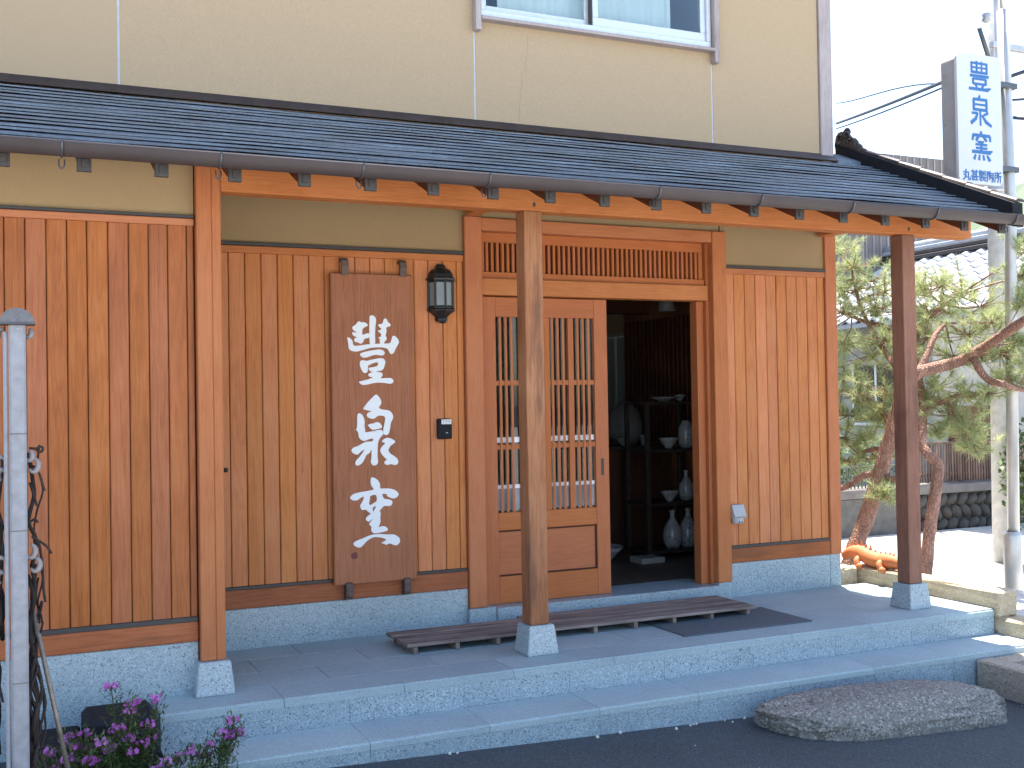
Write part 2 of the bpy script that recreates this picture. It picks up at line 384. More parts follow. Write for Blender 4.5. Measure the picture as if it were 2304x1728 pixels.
# outer posts with their stone bases
def base(x, y):
    h0, h1, z = .088, .071, .150
    V = [(x-h0, y-h0, .0005), (x+h0, y-h0, .0005), (x+h0, y+h0, .0005), (x-h0, y+h0, .0005), (x-h1, y-h1, z), (x+h1, y-h1, z), (x+h1, y+h1, z), (x-h1, y+h1, z)]
    bm = bmesh.new(); vv = [bm.verts.new(v) for v in V]
    for f in ((0, 3, 2, 1), (4, 5, 6, 7), (0, 1, 5, 4), (1, 2, 6, 5), (2, 3, 7, 6), (3, 0, 4, 7)): bm.faces.new([vv[i] for i in f])
    bmesh.ops.bevel(bm, geom=list(bm.edges), offset=.004, segments=2, affect='EDGES')
    from_bm('post_base', bm, M['granite'], house)
PY = -.815
base(.823, PY-.012); base(2.470, PY); base(5.028, PY)
box('post', .768, .836, PY-.054, PY+.053, .151, 2.50, M['post'], house, .004)
box('post', .8365, .878, PY-.0525, PY+.053, .151, 2.50, M['post'], house, .003)
box('post', 2.415, 2.520, PY-.0525, PY+.0525, .151, 2.291, M['post_old'], house, .004)
box('post', 4.975, 5.077, PY-.0525, PY+.0525, .151, 2.291, M['post_dark'], house, .004)
box('beam', .8785, 5.555, PY-.0525, PY+.0525, 2.292, 2.452, M['beam'], house, .005)
for x in (2.470, 5.083):
    box('tie_beam', x-.045, x+.045, PY+.053, -.0305 if x < 3 else -.017, 2.401, 2.50, M['beam_y'], house, .003)
for x in (2.475, 5.03): box('peg', x-.007, x+.007, PY-.0545, PY-.052, 2.315, 2.335, M['strip'], house, 0)
tube('latch', [(1.03, .0, .965), (1.03, -.03, .965)], .010, M['alu'], house, 10)
tube('latch', [(1.03, -.031, .965), (1.03, -.040, .965)], .013, M['blackm'], house, 10)
# ---------------- pent roof
ZR = lambda y: 2.940+.45*y
rafx = [-.029+.303*k for k in range(-4, 19)]
for x in rafx:
    a0, a1 = -1.205, -.02
    z0 = 2.280; zz = lambda y: z0+.45*(y+1.205)
    V = []
    for y in (a0, a1):
        for xx in (x-.022, x+.022):
            V += [(xx, y, zz(y)), (xx, y, zz(y)+.068)]
    rf = mesh('rafter', V, [(0, 1, 3, 2), (4, 6, 7, 5), (0, 4, 5, 1), (2, 3, 7, 6), (0, 2, 6, 4), (1, 5, 7, 3)], M['rafter'], house)
    bm = bmesh.new(); add_box(bm, x-.028, x+.028, -1.222, -1.2055, 2.268, 2.352, .002); add_box(bm, x-.010, x+.016, -1.227, -1.2225, 2.284, 2.32, .001)
    from_bm('end_cap', bm, M['cap'], rf)
V = []
for y in (-1.235, -.005):
    z = 2.364+.45*(y+1.205)
    for x in (-1.6, 5.47): V += [(x, y, z), (x, y, z+.020)]
roof = mesh('pent_roof', V, [(0, 1, 3, 2), (4, 6, 7, 5), (0, 4, 5, 1), (2, 3, 7, 6), (0, 2, 6, 4), (1, 5, 7, 3)], M['rafter'], house)
tag(roof, 'dark blue-grey pent roof in narrow horizontal courses')
nC = 15; y_e, y_t = -1.255, -.035
for i in range(nC):
    ya = y_e+(y_t-y_e)*i/nC; yb = y_e+(y_t-y_e)*(i+1)/nC+.02
    V = []; F = []; n = 60; j = random.random()*9
    for k in range(n+1):
        x = -1.6+(5.452+1.6)*k/n; w = .0022*math.sin(x*2.1+j)+.0016*math.sin(x*5.3+j*2)+random.uniform(-.0009, .0009)
        zl = ZR(ya)+.005+w
        V += [(x, yb, ZR(yb)-.016), (x, ya+.002, zl-.007), (x, ya, zl), (x, yb, ZR(yb)-.011)]
        if k:
            b = 4*k
            F += [(b-4, b, b+1, b-3), (b-3, b+1, b+2, b-2), (b-2, b+2, b+3, b-1)]
    mesh('shingle_course', V, F, M['shingle'], roof)
box('eave_trim', -1.6, 5.50, -1.250, -1.236, 2.333, 2.366, M['flash'], house, .002)
# flashing against the wall
V = []
for x in (-1.6, 5.21): V += [(x, -.003, 2.980), (x, -.007, 2.980), (x, -.030, 2.952), (x, -.052, 2.930), (x, -.050, 2.926), (x, -.003, 2.93)]
mesh('wall_flashing', V, [(0, 6, 7, 1), (1, 7, 8, 2), (2, 8, 9, 3), (3, 9, 10, 4), (4, 10, 11, 5), (0, 1, 2, 3, 4, 5), (11, 10, 9, 8, 7, 6)], M['flash'], house)
# gutter: half-round channel
gc = (-1.305, 2.360); V = []; F = []; gr = .050; ng = 12; th = .004
prof = [(gc[0]-gr*math.cos(math.pi*k/ng), gc[1]-gr*1.08*math.sin(math.pi*k/ng)) for k in range(ng+1)]+[(gc[0]+(gr-th)*math.cos(math.pi*k/ng), gc[1]-(gr*1.08-th)*math.sin(math.pi*k/ng)) for k in range(ng+1)]
prof[0] = (gc[0]-gr-.003, gc[1]); m_ = len(prof)
for x in (-1.62, 5.62):
    V += [(x, p[0], p[1]) for p in prof]
for k in range(m_): F.append((k, (k+1) % m_, (k+1) % m_+m_, k+m_))
F += [tuple(range(m_))[::-1], tuple(range(m_, 2*m_))]
gut = mesh('gutter', V, F, M['gutter'], house, True)
gut.data.polygons.foreach_set('use_smooth', [len(p.vertices) == 4 for p in gut.data.polygons])
for x in (-.42, .186, .80, 1.414, 2.02, 2.94, 3.56, 4.17, 4.78, 5.40):
    pts = [(x, gc[0]-(gr+.003)*math.cos(math.pi*k/10), gc[1]-(gr*1.08+.003)*math.sin(math.pi*k/10)) for k in range(11)]
    hk = tube('hook', pts, .0045, M['hook'], gut, 6)
    l2 = [(x-.008, -1.262, 2.302), (x-.009, -1.270, 2.276), (x+.002, -1.274, 2.264), (x+.012, -1.270, 2.278), (x+.012, -1.262, 2.302)]
    tube('hook', smooth_path(l2, 4), .0032, M['hook'], gut, 6)
# verge, cap tiles and ridge ornament at the right end
def slope_box(name, x0, x1, ya, yb, dz0, dz1, mat, parent):
    V = []
    for y in (ya, yb):
        for x in (x0, x1): V += [(x, y, ZR(y)+dz0), (x, y, ZR(y)+dz1)]
    return mesh(name, V, [(0, 1, 3, 2), (4, 6, 7, 5), (0, 4, 5, 1), (2, 3, 7, 6), (0, 2, 6, 4), (1, 5, 7, 3)], mat, parent)
slope_box('pent_roof_end', 5.245, 5.452, .0, .22, -.06, .012, M['shingle'], house)
slope_box('verge_board', 5.450, 5.535, -1.275, .26, -.065, .078, M['black'], house)
for k in range(8):
    ya = -1.27+.19*k
    vv = []; pr = [(5.480, .0785), (5.485, .090), (5.50, .098), (5.535, .098), (5.562, .090), (5.572, .0785)]
    for y in (ya, ya+.187):
        for x, d in pr: vv.append((x, y, ZR(y)+d+(.006 if y == ya else 0)))
    mesh('cap_tile', vv, [(0, 6, 7, 1), (1, 7, 8, 2), (2, 8, 9, 3), (3, 9, 10, 4), (4, 10, 11, 5), (0, 1, 2, 3, 4, 5), (11, 10, 9, 8, 7, 6)], M['flash'], house)
bm = bmesh.new()
for (y, z, r_) in ((.20, 3.11, .085), (.14, 3.09, .07), (.25, 3.17, .06), (.19, 3.205, .038), (.27, 3.14, .05), (.09, 3.05, .06), (.03, 3.01, .05)):
    bmesh.ops.create_icosphere(bm, subdivisions=2, radius=r_, matrix=Matrix.Translation((5.50, y, z)) @ Matrix.Diagonal((.5, 1, 1, 1)))
for s in (0, 1):
    for k in range(10):
        a = k*.55; rr = .012+.004*k
        bmesh.ops.create_icosphere(bm, subdivisions=1, radius=.012, matrix=Matrix.Translation((5.465, .20+(s*.07-.035)+rr*math.cos(a), 3.17+rr*math.sin(a))))
from_bm('ridge_ornament', bm, M['flash'], house, True)
# ---------------- upper storey
joints = [-1.5, .517, 2.517, 4.206, 5.092]
for i in range(4):
    a, b = joints[i]+.006, joints[i+1]-.006
    if i < 2: box('upper_wall_panel', a, b, .0, .10, 2.93, 5.75, M['plaster'], house, 0)
    if i == 3: box('upper_wall_panel', a, b, .0, .10, 2.93, 5.75, M['plaster'], house, 0)
    if i == 2:
        box('upper_wall_panel', a, b, .0, .10, 2.93, 3.60, M['plaster'], house, 0)
        box('upper_wall_panel', a, b, .0, .10, 4.80, 5.75, M['plaster'], house, 0)
for x in joints[1:4]: box('joint_sealant', x-.0062, x+.0062, .003, .06, 2.93, 5.75, M['caulk'], house, 0)
box('corner_trim', 5.093, 5.198, -.016, .10, 2.93, 5.75, M['trim'], house, .004)
tube('downpipe', [(5.222, .06, 2.95), (5.222, .06, 5.7)], .020, M['flash'], house, 10)
cr = [(2.87, 3.53), (2.868, 3.46), (2.862, 3.41), (2.85, 3.36), (2.855, 3.33), (2.832, 3.30), (2.825, 3.28), (2.822, 3.20), (2.812, 3.14), (2.806, 3.07), (2.803, 3.0)]
V = []; F = []
for i, (x, z) in enumerate(cr):
    V += [(x-.0010, -.0006, z), (x+.0010, -.0006, z)]
    if i: F.append((2*i-2, 2*i-1, 2*i+1, 2*i))
mesh('wall_crack', V, F, plain('crack_shadow', (.24, .17, .11), .9), house)
# window
win = boxes('window', [(2.552, 4.192, -.02, .09, 3.605, 3.640), (2.552, 4.192, -.02, .09, 4.75, 4.79), (2.552, 2.580, -.02, .09, 3.6405, 4.7495), (4.164, 4.192, -.02, .09, 3.6405, 4.7495)], M['alu'], house)
tag(win, 'aluminium sliding window above the pent roof')
for a, b, c in ((2.507, 2.545, 3.505), (4.199, 4.237, 3.500)): box('casing', a, b, -.055, -.001, c, 4.86, M['trim'], win, .004)
V = [(2.546, -.06, 3.572), (4.198, -.06, 3.572), (4.198, -.06, 3.590), (2.546, -.06, 3.590), (2.546, .0, 3.572), (4.198, .0, 3.572), (4.198, .0, 3.604), (2.546, .0, 3.604)]
mesh('window_sill', V, [(0, 1, 2, 3), (3, 2, 6, 7), (4, 7, 6, 5), (0, 4, 5, 1), (0, 3, 7, 4), (1, 5, 6, 2)], M['trim'], win)
boxes('sash', [(2.581, 3.325, .04, .065, 3.641, 3.69), (2.581, 2.615, .04, .065, 3.6905, 4.75), (3.285, 3.325, .04, .065, 3.6905, 4.75)], M['alu'], win)
boxes('sash', [(3.322, 4.163, .0, .030, 3.641, 3.70), (3.322, 3.362, .0, .030, 3.7005, 4.75), (4.125, 4.163, .0, .030, 3.7005, 4.75)], M['alu'], win)
box('sash_gap', 3.310, 3.3215, .002, .038, 3.641, 4.75, M['strip'], win, 0)
box('pane', 2.616, 3.284, .050, .055, 3.691, 4.75, M['glass'], win, 0)
box('pane', 3.363, 4.124, .012, .017, 3.701, 4.75, M['glass'], win, 0)
cur = plain('pale_curtain', (.72, .78, .82), .8, 0, 4, .05)
V = []; F = []
for k in range(61):
    x = 2.74+(4.0-2.74)*k/60; y = .16+.012*math.sin(k*1.3)
    V += [(x, y, 3.62), (x, y, 4.8)]
    if k: F.append((2*k-2, 2*k, 2*k+1, 2*k-1))
mesh('curtain', V, F, cur, win, True)
box('upper_room', 2.53, 4.19, .60, .62, 3.3, 5.0, plain('upper_room_wall', (.10, .20, .30), .9), house, 0)
# shell: side and back walls, floor slab, top roof (outside the picture, casts the shade on the front)
box('side_wall', 5.098, 5.190, .1005, 2.70, -.3, 2.95, M['plaster'], house, 0)
box('side_wall', 5.098, 5.190, 3.20, 7.0, -.3, 2.95, M['plaster'], house, 0)
box('side_wall', 5.098, 5.190, 2.7005, 3.1995, -.3, 1.02, M['plaster'], house, 0)
box('side_wall', 5.098, 5.190, 2.7005, 3.1995, 1.92, 2.95, M['plaster'], house, 0)
box('side_wall', 5.098, 5.190, .1005, 7.0, 2.9505, 5.75, M['plaster'], house, 0)
box('side_wall', -1.50, -1.46, -.719, 7.0, -.3, 5.75, M['plaster'], house, 0)
box('back_wall', -1.4595, 5.0975, 6.9, 7.0, -.3, 5.75, M['plaster'], house, 0)
box('storey_slab', .90, 5.0975, .1005, 6.8995, 2.56, 2.70, M['rafter'], house, 0)
V = [(-2.2, -1.15, 5.66), (5.85, -1.15, 5.66), (5.85, 7.7, 5.66), (-2.2, 7.7, 5.66), (-2.2, -1.15, 5.78), (5.85, -1.15, 5.78), (5.85, 7.7, 5.78), (-2.2, 7.7, 5.78), (1.5, 3.5, 7.3), (2.2, 3.5, 7.3)]
mesh('main_roof', V, [(3, 2, 1, 0), (0, 1, 5, 4), (1, 2, 6, 5), (2, 3, 7, 6), (3, 0, 4, 7), (4, 5, 9, 8), (5, 6, 9), (6, 7, 8, 9), (7, 4, 8)], M['shingle'], house)
# ---------------- entrance
box('head_beam', 2.5325, 4.1635, -.022, .10, 2.322, 2.3965, M['beam'], house, .003)
tr = boxes('transom', [(2.5325, 4.135, .045, .085, 2.262, 2.3215), (2.5325, 4.135, .030, .085, 2.0405, 2.083), (2.5325, 2.578, .045, .085, 2.0835, 2.2615), (4.104, 4.135, .045, .085, 2.0835, 2.2615)], M['door_x'], house)
box('transom_back', 2.533, 4.135, .088, .098, 2.05, 2.32, M['dark_wood'], tr, 0)
sl = None; k = 0
x = 2.5975
while x < 4.10:
    if sl is None:
        sl = box('slat', x-.0085, x+.0085, .048, .072, 2.0835, 2.2615, M['door'], tr, .001)
    else:
        o = sl.copy(); link(o, tr); o.location.x = sl.location.x+k*.0346
    k += 1; x = 2.5975+k*.0346
box('lintel', 2.5325, 4.139, -.004, .10, 1.942, 2.040, M['beam'], house, .003)
boxes('jamb', [(4.085, 4.139, .052, .13, .093, 1.9415), (4.1395, 4.1636, .020, .13, .093, 2.3215)], M['door'], house)
box('jamb', 2.5325, 2.556, .02, .13, .093, 1.9415, M['door'], house)
door = boxes('sliding_door', [(2.5565, 2.646, .050, .084, .094, 1.936), (3.317, 3.410, .050, .084, .094, 1.936)], M['door'], house)
tag(door, 'half-open sliding lattice door')
for a, b in ((1.816, 1.935), (.532, .638), (.095, .256)): box('rail', 2.6465, 3.3165, .051, .083, a, b, M['door_x'], door)
for a, b in ((1.402, 1.432), (1.016, 1.046)): box('crossbar', 2.6465, 3.3165, .056, .070, a, b, M['door_x'], door, .001)
box('panel', 2.6465, 3.3165, .063, .072, .2565, .5315, M['door_x'], door, 0)
boxes('panel_shadow_line', [(2.6467, 3.3163, .055, .0625, .2565, .266), (2.6467, 3.3163, .055, .0625, .522, .5313), (3.307, 3.3163, .055, .0625, .2665, .5215)], M['dark_wood'], door, .001)  # dark strips painted as the shadow around the recessed panel
for a in (2.803, 2.970, 3.135): box('mullion', a, a+.038, .052, .082, .6385, 1.8155, M['door'], door, .002)
sl = None
for g0 in (2.6465, 2.841, 3.008-.011, 3.173):
    for q in range(3):
        x = g0+.029+.0375*q
        if sl is None: sl = box('slat', x-.008, x+.008, .0505, .0555, .6385, 1.8155, M['door'], door, .001); bx = x
        else: o = sl.copy(); link(o, door); o.location.x = sl.location.x+(x-bx)
box('pane', 2.6466, 3.3164, .0745, .0785, .6386, 1.8154, M['glass'], door, 0)
for a, b, m_ in ((.650, .7797, 'glint_dim'), (.780, .803, 'glint'), (1.058, 1.090, 'glint')): box('glint_band', 2.6468, 3.3162, .0728, .0742, a, b, M[m_], door, 0)  # pale bands imitate bright reflections in the glass
boxes('pull', [(3.352, 3.372, .0485, .0505, .836, .940)], M['blackm'], door, 0)
back_door = boxes('rear_sliding_door', [(2.557, 2.64, .092, .122, .094, 1.936), (3.30, 3.385, .092, .122, .094, 1.936), (2.6405, 3.2995, .092, .122, .094, .62), (2.6405, 3.2995, .092, .122, 1.83, 1.935)], M['dark_wood'], house)
box('threshold', 2.586, 4.163, -.052, .30, -.02, .0925, M['granite'], house, .006)
# ---------------- inside
ifl = box('inner_floor', .91, 5.097, .3005, 6.89, -.02, .088, plain('dark_inner_floor', (.10, .075, .06), .45, 0, 8, .4), house, 0)
box('inner_wall', .90, .95, .1005, 6.89, .0885, 2.559, M['plaster2'], house, 0)
box('inner_wall', .951, 5.097, 4.2, 4.25, .0885, 2.559, plain('dark_inner_wall', (.26, .22, .17), .9), house, 0)
iw = box('wood_panelling', 5.075, 5.0965, .14, 2.69, .0885, 2.5, wood('inner_panel', (.12, .055, .03), (.22, .10, .055), (.30, .15, .085), 'z', .5, .1), house, 0)
sl = None
for k in range(17):
    y = 1.55+.066*k
    if sl is None: sl = box('slat', 5.055, 5.0745, y, y+.022, .95, 2.0, M['dark_wood'], iw, .001)
    else: o = sl.copy(); link(o, iw); o.location.y = sl.location.y+.066*k
box('frosted_pane', 5.135, 5.141, 2.731, 3.169, 1.051, 1.889, plain('frosted_pane', (.30, .36, .40), .6), house, 0)
sw = boxes('side_window', [(5.10, 5.18, 2.7005, 2.73, 1.0205, 1.9195), (5.10, 5.18, 3.17, 3.1995, 1.0205, 1.9195), (5.10, 5.18, 2.7305, 3.1695, 1.0205, 1.05), (5.10, 5.18, 2.7305, 3.1695, 1.89, 1.9195), (5.12, 5.16, 2.93, 2.96, 1.0505, 1.8895)], M['alu'], house)
box('inner_beam', 2.4, 5.05, 2.2, 2.32, 2.05, 2.25, M['rafter'], house, .004)
# ---------------- display shelf and pots
def pot(name, prof, c, label, cat, mat, s=1.0, group=None):
    t = thing(name, c, label, cat, group)
    n = len(prof); inner = [(max(r_-.006/s, .001), z) for r_, z in reversed(prof)]
    inner[-1] = (0.0005, .012)
    pr = [(0.0005, 0)]+prof+inner
    lathe('body', [(r_*s, z*s) for r_, z in pr], c, mat, t)
    return t
M['porcelain'] = None
def porcelain():
    m, N, L, B = newmat('blue_white_porcelain')
    n = noise(N, L, coords(N, L, (1, 1, 1)).outputs[0], 14, 5, .7, 1.5)
    r = ramp(N, [(.50, (.32, .335, .335)), (.57, (.31, .325, .325)), (.60, (.045, .08, .16)), (.66, (.31, .325, .325))]); L.new(n.outputs[0], r.inputs[0])
    L.new(r.outputs[0], B.inputs['Base Color']); B.inputs['Roughness'].default_value = .15; return m
PC = porcelain(); JAR = plain('grey_stoneware', (.16, .165, .165), .45, 0, 12, .2)
sh = thing('display_shelf', (4.65, 1.38, .088), 'black open shelf of pottery just inside the doorway', 'shelf')
sbm = plain('black_stained_shelf', (.035, .027, .023), .4, 0, 20, .3)
for z in (.12, .485, .895, 1.262): box('shelf_board', 4.40, 4.92, 1.22, 1.56, z, z+.024, sbm, sh, .003)
for x in (4.40, 4.885):
    for y in (1.222, 1.523): box('upright', x, x+.033, y, y+.033, .0885, 1.262, sbm, sh, .002)
VASE = [(.040, 0), (.062, .03), (.066, .10), (.064, .16), (.05, .185), (.034, .20), (.036, .215)]
BOTT = [(.038, 0), (.056, .03), (.062, .08), (.052, .13), (.03, .165), (.016, .185), (.015, .22), (.022, .235)]
BOWL = [(.026, 0), (.03, .012), (.055, .04), (.072, .07), (.078, .085)]
DISH = [(.04, 0), (.045, .01), (.09, .025), (.11, .035)]
pot('vase', VASE, (4.83, 1.33, .92), 'tall white and blue vase on the second shelf board', 'vase', PC)
pot('bowl', BOWL, (4.66, 1.32, .92), 'blue patterned bowl beside the vase on the second shelf board', 'bowl', PC)
pot('bowl', DISH, (4.64, 1.36, 1.287), 'shallow dish on top of the black shelf, nearest the door panel', 'dish', PC)
pot('bowl', BOWL, (4.78, 1.34, 1.287), 'small bowl on top of the black shelf beside the shallow dish', 'bowl', PC, .6)
pot('bottle', BOTT, (4.82, 1.33, .51), 'pale round flask on the third shelf board', 'flask', PC)
pot('bowl', BOWL, (4.66, 1.32, .51), 'plain white bowl on the third shelf board', 'bowl', PC, .95)
pot('bottle', BOTT, (4.68, 1.32, .146), 'blue and white bottle vase on the lowest shelf board, left one', 'vase', PC, 1.25)
pot('bottle', BOTT, (4.83, 1.33, .146), 'long-necked white bottle vase on the lowest shelf board, right one', 'vase', PC, 1.28)
ct = thing('counter', (4.6, 1.95, .088), 'dark low display counter behind the doorway', 'counter')
box('top', 3.9, 4.98, 1.72, 2.12, .90, .93, sbm, ct, .003)
box('front', 3.93, 4.95, 1.76, 2.1, .0885, .8995, wood('counter_front', (.03, .014, .009), (.07, .03, .017), (.1, .045, .026), 'z', .5, .1), ct, .003)
pot('jar', [(.09, 0), (.135, .06), (.15, .16), (.12, .27), (.07, .325), (.05, .34), (.055, .36)], (4.64, 1.95, .93), 'big grey stoneware jar on the counter', 'jar', JAR)
pot('bowl', BOWL, (4.53, 1.80, .93), 'small bowl on the counter in front of the grey jar', 'bowl', PC, .8)
pot('cup', [(.032, 0), (.036, .01), (.044, .06), (.045, .085)], (4.74, 1.80, .93), 'small cup on the counter right of the grey jar', 'cup', PC)
pot('basin', [(.09, 0), (.1, .02), (.17, .09), (.2, .13)], (4.02, 1.30, .088), 'wide blue and white basin on the shop floor', 'basin', PC, .9)
lp = thing('pendant_lamp', (4.62, 1.25, 1.99), 'small glass pendant lamp hanging inside the doorway', 'lamp')
tube('cord', [(4.62, 1.25, 2.14), (4.62, 1.25, 2.559)], .004, M['black'], lp, 6)
lathe('shade', [(.02, .16), (.035, .15), (.045, .10), (.06, .05), (.066, .0), (.060, .0), (.04, .10), (.02, .15)], (4.62, 1.25, 1.99), M['frost'], lp, 16)
pp = box('paper_box', 4.22, 4.42, 1.02, 1.20, .0885, .13, plain('pale_cardboard', (.32, .31, .28), .8), None, .003)
tag(pp, 'flat pale cardboard box on the floor in front of the counter', 'box')

# ================================================================== PORCH
porch = thing('porch', (3.0, -.7, -.2), 'grey granite porch with two broad steps in front of the entrance', 'porch')
box('core', .575, 5.40, -1.09, .05, -.36, -.032, plain('mortar_bed', (.10, .105, .11), .9), porch, 0)
rows = [(0.0, -.272), (-.272, -.558), (-.558, -.846), (-.846, -1.10)]
for r_, (ya, yb) in enumerate(rows):
    off = (1.368 if r_ % 2 == 0 else 1.088)
    xs = [off+.561*k for k in range(-4, 12)]
    xs = [.56]+[x for x in xs if .62 < x < 5.36]+[5.41]
    for i in range(len(xs)-1):
        if r_ < 3:
            box('slab', xs[i]+.0012, xs[i+1]-.0012, yb+.0012, ya-.0012, -.031, random.uniform(-.0006, .0004), M['granite_floor'], porch, .0015)
        else:
            bm = bmesh.new(); add_box(bm, xs[i]+.0012, xs[i+1]-.0012, -1.105, ya-.0012, -.040, random.uniform(-.0004, .0004))
            es = [e for e in bm.edges if all(v.co.y < -1.1 and v.co.z > -.01 for v in e.verts)]
            bmesh.ops.bevel(bm, geom=es, offset=.010, segments=3, affect='EDGES'); from_bm('slab', bm, M['granite_floor'], porch)
jx = [.56, .826, 1.387, 1.946, 2.511, 3.066, 3.627, 4.188, 4.749, 5.41]
for i in range(len(jx)-1):
    box('riser', jx[i]+.0006, jx[i+1]-.0006, -1.104, -1.0905, -.150, -.0405, M['granite_riser'], porch, .001)
box('core', .575, 5.42, -1.395, -1.105, -.40, -.185, plain('mortar_bed_lower', (.10, .105, .11), .9), porch, 0)
for i in range(len(jx)-1):
    bm = bmesh.new(); add_box(bm, jx[i]+.0012, (jx[i+1] if i < 8 else 5.425)-.0012, -1.415, -1.1055, -.184, -.149+random.uniform(-.0005, .0005))
    es = [e for e in bm.edges if all(v.co.y < -1.41 and v.co.z > -.16 for v in e.verts)]
    bmesh.ops.bevel(bm, geom=es, offset=.010, segments=3, affect='EDGES'); from_bm('tread', bm, M['granite_floor'], porch)
    box('riser', jx[i]+.0006, (jx[i+1] if i < 8 else 5.425)-.0006, -1.413, -1.3955, -.42, -.1845, M['granite_riser'], porch, .001)

# ================================================================== THINGS ON THE PORCH AND WALL
def duckboard(x0, x1, y0, y1, label):
    t = thing('duckboard', ((x0+x1)/2, (y0+y1)/2, 0), label, 'duckboard', 'duckboards at the entrance')
    n = 6; w = (y1-y0)/n
    for i in range(n):
        box('slat', x0+random.uniform(-.004, .004), x1+random.uniform(-.004, .004), y0+i*w+.002, y0+(i+1)*w-.002, .040, .058+random.uniform(-.001, .001), M['duck'], t, .003)
    nb = max(3, int((x1-x0)/.27))
    for i in range(nb+1):
        x = x0+.05+(x1-x0-.1)*i/nb
        box('batten', x-.012, x+.012, y0+.012, y1-.01, .001, .0395, M['duck'], t, .002)
duckboard(1.845, 2.648, -.581, -.226, 'grey wooden slatted duckboard left of the weathered post')
duckboard(2.652, 4.05, -.574, -.160, 'longer grey slatted duckboard in front of the open doorway')
bm = bmesh.new(); add_box(bm, 3.34, 4.215, -.885, -.40, .0008, .008, .002)
mt = from_bm('door_mat', bm, M['mat'])
tag(mt, 'dark rubber door mat on the granite floor under the duckboard', 'mat')

